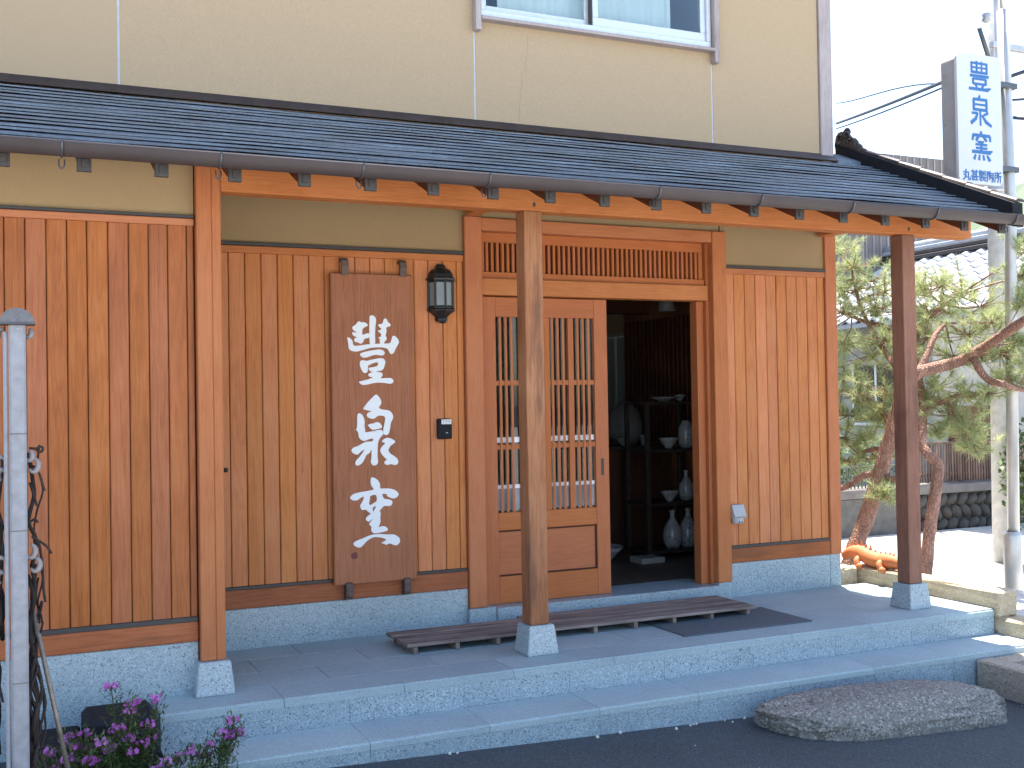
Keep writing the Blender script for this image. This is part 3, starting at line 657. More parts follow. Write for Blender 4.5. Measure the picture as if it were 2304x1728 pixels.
# --- carved name board
sg = thing('name_board', (1.845, -.03, .30), 'tall hanging brown wooden name board with carved white calligraphy', 'signboard')
bm = bmesh.new(); add_box(bm, 1.608, 2.090, -.052, -.020, .303, 2.037, .006)
from_bm('board', bm, M['signwood'], sg)
GLY = {
'h1': [(1698, 1679), (1714, 1673), (1730, 1659), (1732, 1629), (1766, 1631), (1825, 1640), (1864, 1642), (1912, 1643), (1948, 1645), (1956, 1662), (1961, 1684), (1970, 1690), (1985, 1681), (1998, 1666), (2002, 1651), (1992, 1634), (1979, 1614), (1971, 1593), (1958, 1582), (1946, 1589), (1937, 1605), (1932, 1615), (1906, 1622), (1864, 1622), (1822, 1617), (1781, 1604), (1751, 1597), (1722, 1601), (1707, 1612), (1705, 1638), (1701, 1663)],
'h2': [(1832, 1800), (1846, 1803), (1860, 1795), (1868, 1779), (1864, 1751), (1861, 1722), (1860, 1679), (1861, 1639), (1828, 1637), (1827, 1679), (1827, 1721), (1828, 1764), (1829, 1787)],
'h3': [(1768, 1769), (1778, 1761), (1798, 1763), (1815, 1754), (1820, 1744), (1809, 1738), (1791, 1730), (1785, 1715), (1785, 1701), (1788, 1690), (1814, 1701), (1829, 1699), (1829, 1676), (1799, 1670), (1793, 1661), (1790, 1650), (1775, 1640), (1765, 1648), (1746, 1651), (1737, 1659), (1740, 1672), (1758, 1678), (1739, 1683), (1729, 1693), (1726, 1705), (1737, 1706), (1757, 1702), (1747, 1709), (1734, 1717), (1728, 1729), (1733, 1740), (1747, 1746), (1756, 1760)],
'h4': [(1911, 1780), (1920, 1786), (1930, 1782), (1935, 1766), (1947, 1758), (1954, 1749), (1946, 1740), (1928, 1737), (1925, 1728), (1928, 1711), (1920, 1691), (1927, 1677), (1927, 1665), (1915, 1656), (1912, 1642), (1888, 1640), (1887, 1656), (1888, 1668), (1877, 1679), (1894, 1682), (1896, 1696), (1886, 1705), (1874, 1718), (1895, 1721), (1898, 1728), (1886, 1737), (1876, 1751), (1902, 1755), (1908, 1763)],
'h5': [(1768, 1584), (1786, 1594), (1834, 1604), (1881, 1611), (1902, 1607), (1914, 1596), (1914, 1584), (1903, 1576), (1887, 1577), (1863, 1581), (1833, 1574), (1809, 1564), (1786, 1564), (1774, 1573)],
'h6': [(1769, 1543), (1784, 1551), (1803, 1546), (1815, 1547), (1818, 1527), (1815, 1507), (1814, 1484), (1801, 1476), (1785, 1483), (1775, 1504), (1769, 1521)],
'h7': [(1809, 1546), (1845, 1554), (1893, 1563), (1911, 1556), (1919, 1541), (1914, 1521), (1907, 1501), (1895, 1491), (1874, 1489), (1860, 1483), (1835, 1484), (1822, 1494), (1819, 1507), (1844, 1510), (1868, 1516), (1876, 1524), (1876, 1536), (1865, 1538), (1845, 1533), (1815, 1518), (1812, 1536)],
'h8': [(1814, 1466), (1823, 1477), (1844, 1483), (1871, 1484), (1894, 1480), (1903, 1470), (1894, 1454), (1885, 1447), (1927, 1449), (1951, 1449), (1964, 1438), (1963, 1423), (1947, 1415), (1914, 1421), (1873, 1424), (1843, 1420), (1807, 1412), (1784, 1410), (1770, 1418), (1760, 1430), (1790, 1436), (1825, 1444), (1849, 1458), (1827, 1454)],
't1': [(1860, 1359), (1874, 1348), (1889, 1326), (1891, 1312), (1886, 1297), (1874, 1286), (1884, 1273), (1912, 1270), (1936, 1266), (1951, 1253), (1960, 1233), (1956, 1216), (1944, 1196), (1941, 1170), (1933, 1136), (1919, 1126), (1903, 1131), (1898, 1151), (1905, 1182), (1915, 1232), (1882, 1240), (1861, 1232), (1849, 1221), (1828, 1221), (1810, 1230), (1803, 1242), (1811, 1256), (1838, 1265), (1817, 1266), (1799, 1272), (1782, 1276), (1794, 1293), (1818, 1321), (1839, 1341)],
't2': [(1750, 1248), (1762, 1255), (1777, 1246), (1787, 1228), (1792, 1208), (1789, 1179), (1795, 1156), (1791, 1145), (1839, 1151), (1887, 1160), (1898, 1148), (1900, 1131), (1883, 1117), (1872, 1100), (1866, 1077), (1864, 1043), (1863, 1006), (1867, 977), (1860, 963), (1843, 958), (1830, 964), (1823, 979), (1829, 1004), (1830, 1053), (1816, 1028), (1798, 1020), (1789, 997), (1774, 975), (1756, 963), (1740, 962), (1733, 974), (1739, 991), (1760, 1010), (1778, 1035), (1793, 1054), (1769, 1041), (1751, 1024), (1740, 1023), (1719, 1034), (1712, 1047), (1723, 1063), (1749, 1070), (1779, 1086), (1802, 1094), (1838, 1094), (1840, 1112), (1814, 1107), (1791, 1097), (1770, 1103), (1756, 1118), (1755, 1140), (1750, 1153), (1739, 1161), (1748, 1175), (1748, 1217)],
't3': [(1808, 1186), (1825, 1193), (1842, 1194), (1866, 1203), (1881, 1196), (1894, 1178), (1891, 1167), (1869, 1163), (1839, 1158), (1824, 1167), (1816, 1179)],
't4': [(1886, 1090), (1907, 1108), (1925, 1113), (1949, 1106), (1971, 1091), (1966, 1082), (1945, 1069), (1933, 1055), (1927, 1040), (1938, 1023), (1962, 1008), (1983, 990), (1987, 970), (1976, 957), (1961, 957), (1943, 964), (1925, 958), (1910, 961), (1903, 973), (1909, 984), (1921, 987), (1905, 1002), (1884, 1025), (1880, 1045), (1891, 1065), (1915, 1083)],
'u1': [(1827, 895), (1844, 890), (1863, 877), (1873, 861), (1877, 845), (1875, 827), (1906, 828), (1944, 824), (1969, 813), (1985, 797), (1983, 782), (1968, 771), (1952, 768), (1930, 776), (1912, 786), (1921, 793), (1887, 801), (1891, 781), (1899, 769), (1924, 766), (1941, 760), (1949, 748), (1942, 733), (1930, 726), (1898, 731), (1885, 718), (1871, 705), (1877, 695), (1877, 679), (1874, 665), (1877, 649), (1871, 626), (1862, 611), (1890, 618), (1906, 613), (1920, 599), (1915, 590), (1893, 584), (1865, 581), (1836, 579), (1824, 590), (1820, 599), (1824, 617), (1812, 626), (1811, 638), (1828, 655), (1836, 667), (1809, 646), (1797, 651), (1788, 664), (1801, 678), (1823, 692), (1810, 697), (1789, 717), (1773, 711), (1763, 722), (1758, 740), (1768, 754), (1780, 775), (1781, 790), (1762, 782), (1743, 768), (1719, 769), (1703, 779), (1701, 789), (1719, 805), (1750, 812), (1787, 816), (1843, 824), (1828, 841), (1822, 859), (1821, 877)],
'u2': [(1714, 531), (1734, 545), (1771, 556), (1802, 567), (1827, 573), (1871, 575), (1908, 568), (1952, 567), (1974, 556), (1989, 540), (1988, 519), (1974, 505), (1958, 504), (1933, 517), (1917, 516), (1906, 509), (1898, 517), (1876, 522), (1889, 529), (1913, 540), (1883, 553), (1839, 560), (1814, 552), (1789, 535), (1773, 518), (1761, 507), (1742, 507), (1724, 517)],
'u3': [(1705, 476), (1719, 479), (1734, 484), (1742, 467), (1741, 446), (1711, 443), (1703, 461)]}
UH = [[(1816, 791), (1854, 797), (1858, 759), (1836, 748), (1817, 736), (1809, 749), (1816, 770)], [(1830, 724), (1853, 735), (1845, 717), (1833, 697)]]
mm = lambda l: [(a/1000, b/1000) for a, b in l]
for i, (k, l) in enumerate(GLY.items()):
    hs = [chaikin(mm(h)) for h in UH] if k == 'u1' else []
    plate('seal_mark' if k == 'u3' else 'brush_stroke', chaikin(mm(l)), hs, -.0560-.0006*(i % 5) if k != 'u3' else -.0526, -.0515, M['seal'] if k == 'u3' else M['paint'], sg)
iron = wood('dark_hanger', (.05, .035, .03), (.11, .08, .07), (.16, .12, .10), 'z', .6, .05)
for x in (1.690, 2.030):
    V = []; F = []
    pts = [(-.012, 2.115), (-.045, 2.120), (-.066, 2.105), (-.072, 2.075), (-.062, 2.025)]
    in_ = [(-.012, 2.10), (-.040, 2.104), (-.052, 2.093), (-.056, 2.072), (-.053, 2.025)]
    for xx in (x-.019, x+.019):
        V += [(xx, a, b) for a, b in pts]+[(xx, a, b) for a, b in reversed(in_)]
    n = 10; F = [tuple(range(n))[::-1], tuple(range(n, 2*n))]+[(i, (i+1) % n, (i+1) % n+n, i+n) for i in range(n)]
    mesh('hanger', V, F, iron, sg)
for x in (1.690, 2.028):
    V = []
    pts = [(-.016, .318), (-.050, .318), (-.066, .312), (-.076, .285), (-.070, .245), (-.05, .222), (-.016, .216)]
    for xx in (x-.019, x+.019): V += [(xx, a, b) for a, b in pts]
    n = 7
    mesh('hanger', V, [tuple(range(n))[::-1], tuple(range(n, 2*n))]+[(i, (i+1) % n, (i+1) % n+n, i+n) for i in range(n)], iron, sg)

# --- wall lantern (half hexagon against the wall)
ln = thing('wall_lantern', (2.275, -.01, 1.77), 'black carriage-style wall lantern with frosted panes beside the name board', 'lantern')
def hexring(r_, z, cx=2.275, cy=-.012):
    return [(cx+r_*math.cos(a), cy-abs(r_*math.sin(a)), z) for a in [math.pi-math.pi*k/4 for k in range(5)]]
def hexloft(name, prof, mat, par):
    V = []; F = []
    for r_, z in prof: V += hexring(r_, z)
    m = 5
    for i in range(len(prof)-1):
        for k in range(m-1): a = i*m+k; F.append((a, a+1, a+1+m, a+m))
        F.append((i*m+m-1, i*m, i*m+m, i*m+2*m-1))
    F.append(tuple(range(m))[::-1]); F.append(tuple((len(prof)-1)*m+k for k in range(m)))
    return mesh(name, V, F, mat, par)
hexloft('roof', [(.091, 2.013), (.093, 2.022), (.080, 2.030), (.076, 2.050), (.060, 2.072), (.040, 2.084), (.034, 2.086), (.032, 2.097), (.020, 2.110)], M['blackm'], ln)
hexloft('base', [(.034, 1.775), (.040, 1.792), (.034, 1.798), (.060, 1.822), (.083, 1.834), (.088, 1.844), (.080, 1.852)], M['blackm'], ln)
hexloft('glass_body', [(.070, 1.853), (.070, 2.012)], M['frost'], ln)
bars = hexring(.0765, 0)
tubes('glazing_bar', [([(x, y, 1.853), (x, y, 2.0125)], .0065) for x, y, _ in bars], M['blackm'], ln, 6, False)
for k in range(4):
    a, b = bars[k], bars[k+1]
    tubes('glazing_bar', [([(a[0], a[1], z), (b[0], b[1], z)], .0055) for z in (1.86, 2.005)], M['blackm'], ln, 6, False)
lathe('finial', [(.0, 1.764), (.02, 1.766), (.024, 1.7745)], (2.275, -.035, 0), M['blackm'], ln, 10)

# --- intercom and socket
it = thing('intercom', (2.282, -.003, 1.093), 'small black intercom box with white sticker below the lantern', 'intercom')
box('body', 2.238, 2.328, -.026, -.003, 1.094, 1.211, M['black'], it, .006)
box('sticker', 2.262, 2.322, -.0275, -.0262, 1.180, 1.207, M['white'], it, 0)
boxes('sticker_print', [(2.267+.018*(i % 3), 2.281+.018*(i % 3), -.0282, -.0277, 1.185+.0075*(i//3), 1.188+.0075*(i//3)) for i in range(9)], M['gutter'], it, 0)
box('button', 2.288, 2.300, -.0275, -.0262, 1.128, 1.132, M['grey_box'], it, 0)
ob = thing('outdoor_socket', (4.32, -.003, .48), 'grey covered outdoor socket low on the right-hand board wall', 'socket')
V = [(4.272, -.003, .605), (4.365, -.003, .605), (4.272, -.036, .605), (4.365, -.036, .605), (4.272, -.068, .532), (4.365, -.068, .532), (4.272, -.060, .520), (4.365, -.060, .520), (4.272, -.003, .520), (4.365, -.003, .520)]
mesh('hood', V, [(0, 1, 3, 2), (2, 3, 5, 4), (4, 5, 7, 6), (6, 7, 9, 8), (0, 2, 4, 6, 8), (1, 9, 7, 5, 3)], M['grey_box'], ob)
lathe('socket_body', [(.001, .0), (.036, .004), (.039, .012), (.039, .04)], (4.316, -.033, .481), M['grey_box'], ob, 18)
boxes('slot', [(4.300, 4.306, -.0725, -.069, .49, .50), (4.322, 4.328, -.0725, -.069, .49, .50)], M['black'], ob, 0)

# ================================================================== STONES
def stone_block(name, x0, x1, y0, y1, z0, z1, mat, label, cat, rough=.006, bev=.012, group=None):
    bm = bmesh.new(); add_box(bm, x0, x1, y0, y1, z0, z1, bev)
    bmesh.ops.subdivide_edges(bm, edges=[e for e in bm.edges if e.calc_length() > .08], cuts=5, use_grid_fill=True)
    rs = random.Random(name+label)
    for v in bm.verts: v.co += Vector((rs.uniform(-rough, rough), rs.uniform(-rough, rough), rs.uniform(-rough, rough)*.6))
    o = from_bm(name, bm, mat); tag(o, label, cat, group); return o
stone_block('curb_stone', 5.200, 5.402, .06, .22, -.05, .105, M['curb'], 'short tan curb stone against the house corner', 'curb stone')
stone_block('curb_stone', 5.416, 5.575, -1.135, .16, -.050, .105, M['curb'], 'long tan curb stone along the right end of the porch', 'curb stone')
stone_block('curb_stone', 5.428, 5.62, -1.46, -1.00, -.35, -.052, M['curb'], 'lower tan curb stone at the right end of the step', 'curb stone')
stone_block('curb_stone', 5.64, 6.0, -1.30, -1.10, -.36, -.09, M['curb'], 'tan stone block at the foot of the sign pole', 'curb stone')
pl = thing('stone_planter', (5.2, -2.0, -.35), 'low granite planter edging at the right end of the steps', 'planter')
boxes('edging', [(4.905, 5.03, -3.0, -1.425, -.40, -.183), (5.0305, 5.43, -1.53, -1.425, -.40, -.186)], M['curb2'], pl, .010)
box('soil', 5.031, 5.9, -3.0, -1.531, -.40, -.235, plain('planter_soil', (.12, .09, .07), .95, 0, 40, .4, .5), pl, 0)
pebm = plain('round_pebble', (.30, .24, .22), .7, 0, 30, .25)
for i in range(26):
    x = random.uniform(5.06, 5.55); y = random.uniform(-2.1, -1.57); r_ = random.uniform(.018, .038)
    bm = bmesh.new(); bmesh.ops.create_icosphere(bm, subdivisions=2, radius=1, matrix=Matrix.Translation((x, y, -.228)) @ Matrix.Rotation(random.uniform(0, 3), 4, 'Z') @ Matrix.Diagonal((r_*1.3, r_, r_*.7, 1)))
    from_bm('pebble', bm, pebm, pl, True)
# big stepping stone
from mathutils import noise as mn
bm = bmesh.new(); bmesh.ops.create_icosphere(bm, subdivisions=6, radius=1)
cx, cy = 3.98, -1.712
for v in bm.verts:
    p = v.co.copy(); s = lambda a, e: math.copysign(abs(a)**e, a)
    q = Vector((s(p.x, .60), s(p.y, .75), s(p.z, .70)))
    nz = mn.noise(p*1.7+Vector((3, 1, 0)))*.10+mn.noise(p*5)*.045+mn.noise(p*14)*.03+mn.noise(p*30)*.022+mn.noise(p*60)*.014
    q *= 1+nz
    x = q.x*.685; y = q.y*.265
    z = q.z*(.145 if q.z > 0 else .20)-.008*q.x
    v.co = Vector((cx+x+y*-.10, cy+y+.028*(-q.x), -.315+z-.012*q.x))
st = from_bm('stepping_stone', bm, M['rock'], None, True)
tag(st, 'long rough grey-brown stepping stone on the asphalt before the steps', 'stone')
# pale crumbs along the foot of the step
bm = bmesh.new()
for i in range(22):
    x = random.choice([random.uniform(3.1, 4.75), random.uniform(1.6, 4.9)]); y = -1.425-abs(random.gauss(0, .02)); r_ = random.uniform(.004, .010)
    if i > 16: y = random.uniform(-2.4, -1.45); r_ *= .45
    bmesh.ops.create_icosphere(bm, subdivisions=1, radius=r_, matrix=Matrix.Translation((x, y, gz(x)+r_*.5)))
tag(from_bm('grit', bm, plain('pale_grit', (.55, .55, .52), .9)), 'scattered pale grit on the asphalt', 'grit', None, 'stuff')

# ================================================================== ROADSIDE SIGN
sp = thing('sign_pole', (6.46, -.33, -.36), 'galvanised steel pole with a thick sleeve carrying the shop sign', 'pole')
tube('pole', [(6.46, -.33, -.36), (6.50, -.33, 1.8), (6.52, -.33, 2.7), (6.485, -.33, 4.05)], .041, M['steel'], sp, 16)
lathe('sleeve', [(.062, 0), (.062, .655), (.056, .675), (.042, .685)], (6.46, -.33, -.36), M['steel'], sp, 18)
tube('rod', [(6.485, -.33, 4.05), (6.483, -.33, 4.5)], .012, M['steel'], sp, 8)
for z in (2.9, 3.5): box('clamp', 6.30, 6.565, -.38, -.285, z-.02, z+.02, M['hook'], sp, .003)
rsn = thing('shop_sign', (6.1, -.35, 2.75), 'white box sign with blue characters fixed to the steel pole', 'sign')
def rrect(x0, x1, z0, z1, r_, n=5):
    P = []
    for cx_, cz_, a0 in ((x1-r_, z1-r_, 0), (x0+r_, z1-r_, 90), (x0+r_, z0+r_, 180), (x1-r_, z0+r_, 270)):
        for k in range(n+1):
            a = R(a0+90*k/n); P.append((cx_+r_*math.cos(a), cz_+r_*math.sin(a)))
    return P
plate('face', rrect(5.902, 6.315, 2.752, 3.653, .045), [], -.452, -.430, M['signface'], rsn)
plate('housing', rrect(5.925, 6.30, 2.77, 3.635, .03), [], -.4295, -.29, M['signbody'], rsn)
for z in (2.85, 3.18, 3.52): box('housing_seam', 5.918, 6.305, -.33, -.322, z-.006, z+.006, M['signbody'], rsn, 0)
def strokes(name, lst, x0, z0, w, h, y, mat, par):
    """characters built from tapered bars: (x1,z1,x2,z2,thick1,thick2) in a unit square"""
    for i, (a, b, c, d, t1, t2) in enumerate(lst):
        p = Vector((x0+a*w, z0+b*h)); q = Vector((x0+c*w, z0+d*h)); dr = (q-p).normalized(); nr = Vector((-dr.y, dr.x))
        t1_, t2_ = t1*w/2, t2*w/2
        pts = [p+nr*t1_, p-nr*t1_-dr*t1_*.2, q-nr*t2_, q+nr*t2_+dr*t2_*.3]
        yy = y-.0004*(i % 6)
        V = [(v.x, yy, v.y) for v in pts]+[(v.x, y+.003, v.y) for v in pts]
        mesh('stroke', V, [(0, 1, 2, 3), (7, 6, 5, 4), (0, 4, 5, 1), (1, 5, 6, 2), (2, 6, 7, 3), (3, 7, 4, 0)], mat, par)
HO = [(.14, .96, .14, .60, .09, .09), (.86, .96, .86, .60, .09, .09), (.12, .93, .88, .93, .08, .08), (.14, .78, .86, .78, .06, .06), (.14, .62, .86, .62, .09, .09), (.38, 1.0, .38, .62, .07, .07), (.62, 1.0, .62, .62, .07, .07),
      (.06, .50, .94, .50, .10, .11), (.2, .40, .8, .40, .08, .08), (.2, .41, .2, .22, .09, .09), (.8, .41, .8, .22, .09, .09), (.2, .23, .8, .23, .08, .08), (.32, .20, .38, .10, .09, .09), (.68, .20, .62, .10, .09, .09), (.0, .055, .92, .055, .10, .12), (.86, .06, 1.04, .12, .14, .04)]
SEN = [(.50, 1.02, .44, .90, .07, .12), (.2, .88, .2, .52, .10, .10), (.8, .88, .8, .52, .10, .10), (.18, .88, .82, .88, .10, .10), (.2, .71, .8, .71, .07, .07), (.2, .54, .8, .54, .10, .10),
       (.5, .52, .5, .02, .09, .08), (.10, .42, .38, .42, .09, .09), (.37, .43, .28, .22, .09, .11), (.28, .24, .06, .08, .11, .13), (.86, .46, .60, .34, .11, .06), (.58, .36, .78, .14, .07, .12), (.76, .16, 1.02, .03, .13, .10)]
YO = [(.5, 1.02, .5, .90, .10, .12), (.12, .88, .9, .88, .11, .11), (.14, .88, .10, .70, .10, .08), (.9, .88, .92, .70, .10, .08), (.40, .86, .26, .70, .10, .10), (.60, .86, .74, .70, .10, .10),
      (.34, .66, .62, .66, .08, .08), (.24, .57, .76, .57, .08, .08), (.5, .68, .5, .36, .10, .10), (.26, .45, .76, .45, .08, .08), (.08, .32, .92, .32, .11, .13), (.86, .33, 1.0, .37, .12, .05),
      (.24, .22, .16, .06, .08, .12), (.42, .22, .38, .05, .07, .11), (.58, .22, .62, .05, .07, .11), (.76, .22, .88, .04, .08, .13)]
for g, x0, z0, w, h in ((HO, 6.012, 3.400, .197, .205), (SEN, 6.012, 3.155, .200, .210), (YO, 6.012, 2.910, .205, .205)):
    strokes('stroke', g, x0, z0, w, h, -.4535, M['blue'], rsn)
fc = bpy.data.curves.new('small_text', 'FONT'); fc.body = '丸甚製陶所'; fc.size = .078; fc.offset = .0016; fc.extrude = .0012; fc.resolution_u = 3
fo = bpy.data.objects.new('small_text', fc); COL.objects.link(fo)
bpy.context.view_layer.update()
me_t = bpy.data.meshes.new_from_object(fo.evaluated_get(bpy.context.evaluated_depsgraph_get()))
bpy.data.objects.remove(fo)
if len(me_t.vertices):
    xs = [v.co.x for v in me_t.vertices]; ys = [v.co.y for v in me_t.vertices]
    sx = .365/(max(xs)-min(xs)); sy = .080/(max(ys)-min(ys)); o_ = org(rsn)
    for v in me_t.vertices:
        x, y, z = v.co
        v.co = (5.935+(x-min(xs))*sx-o_.x, -.4535-z-o_.y, 2.770+(y-min(ys))*sy-o_.z)
    me_t.materials.clear(); me_t.materials.append(M['blue'])
    link(bpy.data.objects.new('lettering', me_t), rsn)

# ================================================================== UTILITY POLE AND CABLES
upl = thing('utility_pole', (8.90, 1.9, -.36), 'pale concrete utility pole beside the pavement', 'utility pole')
tube('shaft', [(8.90, 1.9, -.36), (8.905, 1.9, 3.0), (8.91, 1.9, 6.4)], [.118, .095, .075], M['conc_pole'], upl, 20)
box('crossarm', 8.82, 9.9, 1.82, 1.88, 4.72, 4.78, M['steel'], upl, .004)
for a, b in (((8.86, 1.86, 4.45), (8.55, 1.75, 4.85)), ((8.86, 1.86, 4.28), (8.50, 1.75, 4.42))): tube('bracket', [a, b], .022, M['hook'], upl, 8)
lathe('insulator', [(.02, 0), (.045, .02), (.03, .05), (.045, .07), (.02, .10)], (8.68, 1.78, 4.93), M['signbody'], upl, 10)
for z in (1.6, 2.4, 3.3, 4.4): tube('band', [(8.90, 1.9, z), (8.90, 1.9, z+.03)], .125-.007*z, M['steel'], upl, 18)
cabm = plain('cable_black', (.03, .03, .045), .6)
for i, (a, b, sag, r_, lab) in enumerate((((8.86, 1.9, 4.30), (13.2, 9.1, 6.45), .35, .011, 'thin overhead cable, uppermost of the three left of the sign'), ((8.86, 1.9, 4.60), (13.1, 9.0, 6.06), .02, .022, 'thick overhead cable in the middle of the three left of the sign'), ((8.86, 1.9, 4.55), (13.1, 9.0, 5.97), .03, .012, 'overhead cable just below the thick one left of the sign'),
        ((8.95, 1.9, 4.42), (11.8, .2, 5.8), .1, .02, 'overhead cable rising right from the utility pole'), ((8.95, 1.9, 4.22), (11.8, .2, 5.2), .25, .014, 'lower overhead cable running right from the utility pole'), ((8.95, 1.9, 4.06), (11.0, -.5, 3.6), .05, .018, 'cable slanting down right from the utility pole'))):
    A, B_ = Vector(a), Vector(b)
    pts = [A.lerp(B_, t/14)+Vector((0, 0, -sag*4*(t/14)*(1-t/14) if i else sag*3*(t/14)*(1-t/14)**2)) for t in range(15)]
    tag(tube('cable', pts, r_, cabm, None, 6), lab, 'cable', 'overhead cables')

# ================================================================== STONE WALL, FENCE
WY = 4.15
rw = thing('retaining_wall', (10.3, WY+.2, -.36), 'low retaining wall of dark cobbles with a concrete cap below the slatted fence', 'wall')
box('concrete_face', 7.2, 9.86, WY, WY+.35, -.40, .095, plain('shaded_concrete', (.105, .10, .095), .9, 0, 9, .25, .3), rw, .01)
box('mortar', 9.861, 13.2, WY+.06, WY+.35, -.40, .095, plain('dark_mortar', (.05, .048, .045), .95), rw, 0)
box('cap', 7.2, 13.2, WY-.02, WY+.36, .096, .205, plain('concrete_cap', (.15, .135, .125), .9, 0, 9, .2, .3), rw, .01)
cobm = granite('river_cobble', (.022, .02, .018), (.05, .045, .04), (.11, .095, .075), 24, .75, .15)
bm = bmesh.new(); bmesh.ops.create_icosphere(bm, subdivisions=2, radius=1)
for v in bm.verts: v.co *= 1+.10*mn.noise(v.co*1.5)
cm = bpy.data.meshes.new('cobble'); bm.to_mesh(cm); bm.free(); cm.materials.append(cobm); cm.polygons.foreach_set('use_smooth', [True]*len(cm.polygons))
o0 = org(rw)
for r_ in range(3):
    for k in range(20):
        o = bpy.data.objects.new('cobble', cm); link(o, rw)
        x = 9.93+.165*k+.07*(r_ % 2)+random.uniform(-.02, .02); z = -.30+.155*r_+random.uniform(-.012, .012)
        o.location = Vector((x, WY+.07, z))-o0; o.rotation_euler = (0, (.75 if r_ % 2 else -.75)+random.uniform(-.2, .2), random.uniform(-.2, .2))
        o.scale = (random.uniform(.10, .125), .085, random.uniform(.065, .08))
fn = thing('slat_fence', (11.3, WY+.15, .205), 'brown vertical slat fence on the cobble retaining wall', 'fence')
fm = wood('old_fence_slat', (.065, .040, .030), (.125, .080, .062), (.22, .16, .13), 'z', .75, .4, .6)
sl = None
for k in range(64):
    x = 9.92+.045*k
    if sl is None: sl = box('slat', x-.011, x+.011, WY+.10, WY+.115, .225, .692, fm, fn, .001)
    else: o = sl.copy(); link(o, fn); o.location.x = sl.location.x+.045*k; o.location.y += random.uniform(-.003, .003)
box('top_rail', 9.88, 12.8, WY+.085, WY+.135, .6925, .722, fm, fn, .003); box('rail', 9.88, 12.8, WY+.116, WY+.15, .30, .335, fm, fn, .003)
for x in (9.9, 10.9, 11.9): box('fence_post', x-.025, x+.025, WY+.151, WY+.20, .2055, .70, fm, fn, .003)
f2 = thing('bar_fence', (8.6, WY+.15, .205), 'low thin-barred fence seen between the house corner and the brown post', 'fence')
sl = None; gm = plain('green_grey_bar', (.10, .11, .08), .6)
for k in range(46):
    x = 7.3+.055*k
    if sl is None: sl = box('bar', x-.006, x+.006, WY+.10, WY+.112, .206, .45, gm, f2, 0)
    else: o = sl.copy(); link(o, f2); o.location.x = sl.location.x+.055*k
boxes('rail', [(7.25, 9.86, WY+.095, WY+.117, .4505, .472)], gm, f2, .002)

# ================================================================== NEIGHBOUR HOUSE
nb = thing('neighbour_house', (12.8, 6.8, -.36), 'white plastered neighbour house with sunlit grey tile roof behind the pine', 'house')
wp = plain('white_plaster', (.40, .39, .37), .9, 0, 8, .08)
box('wall', 11.35, 14.4, 5.2, 9.6, -.40, 2.55, wp, nb, 0)
box('upper_wall', 12.35, 14.4, 7.55, 9.6, 2.5505, 5.2, wood('grey_siding', (.13, .115, .105), (.20, .18, .165), (.25, .23, .215), 'z', .8, .1, .5), nb, 0)
for k in range(14): box('batten', 12.335, 12.349, 7.56+.148*k, 7.58+.148*k, 2.9, 5.2, M['trim'], nb, 0)
for k in range(14): box('batten', 12.37+.148*k, 12.39+.148*k, 7.535, 7.549, 2.9, 5.2, M['trim'], nb, 0)
rz = lambda x: 2.33+(x-10.85)*.56
V = []
for y in (3.9, 9.6):
    V += [(10.85, y, rz(10.85)-.06), (12.8, y, rz(12.8)-.06), (14.75, y, rz(10.85)-.06), (10.85, y, rz(10.85)), (12.8, y, rz(12.8)), (14.75, y, rz(10.85))]
nr = mesh('roof', V, [(0, 1, 4, 3), (1, 2, 5, 4), (6, 9, 10, 7), (7, 10, 11, 8), (3, 4, 10, 9), (4, 5, 11, 10), (0, 6, 7, 1), (1, 7, 8, 2), (0, 3, 9, 6), (2, 8, 11, 5)], M['signbody'], nb)
tm = plain('silver_grey_tile', (.36, .37, .39), .42, 0, 9, .18)
V = []; F = []; nt_ = 8; dl = .262; ct_, st_ = math.cos(math.atan(.56)), math.sin(math.atan(.56))
for j, u in enumerate((0, dl)):
    for k in range(nt_+1):
        t = k/nt_; y = (t-.5)*.272; z = .018*math.cos(2*math.pi*t)+.012*math.cos(4*math.pi*t+.6)
        V.append((u*ct_, y, u*st_+z+(.030 if j == 0 else .002)))
for k in range(nt_+1): a = V[k]; V.append((a[0], a[1], a[2]-.026))
for k in range(nt_): F.append((k, k+nt_+1, k+nt_+2, k+1)); F.append((k, k+1, k+1+2*(nt_+1), k+2*(nt_+1)))
tme = bpy.data.meshes.new('roof_tile'); tme.from_pydata(V, [], F); tme.materials.append(tm); tme.polygons.foreach_set('use_smooth', [True]*len(tme.polygons))
o0 = org(nb)
for r_ in range(9):
    for k in range(21):
        o = bpy.data.objects.new('roof_tile', tme); link(o, nr)
        x = 10.84+r_*.245*ct_
        o.location = Vector((x, 4.05+.268*k, rz(x)+.012))-o0
for dz, w in ((0.0, .16), (.075, .12), (.14, .10)): box('ridge_course', 12.8-w, 12.8+w, 3.9, 9.6, rz(12.8)-.03+dz, rz(12.8)+.035+dz, tm if dz > .1 else M['flash'], nb, .01)
tube('ridge_cap', [(12.8, 3.88, rz(12.8)+.21), (12.8, 9.6, rz(12.8)+.21)], .06, tm, nb, 10)
box('door', 11.6, 12.6, 5.17, 5.199, -.3, 1.15, wood('red_brown_door', (.06, .025, .018), (.12, .045, .03), (.17, .07, .045), 'x', .7, .1), nb, 0)
nw = box('window', 11.325, 11.349, 5.8, 6.7, .95, 1.75, M['strip'], nb, 0)
boxes('window_frame', [(11.31, 11.3245, 5.76, 5.8, .92, 1.78), (11.31, 11.3245, 6.7, 6.74, .92, 1.78), (11.31, 11.3245, 6.23, 6.27, .95, 1.75), (11.30, 11.3245, 5.74, 6.76, .88, .92)], M['alu'], nw, 0)
box('pane', 11.318, 11.322, 5.8, 6.7, .95, 1.75, M['glass'], nw, 0)
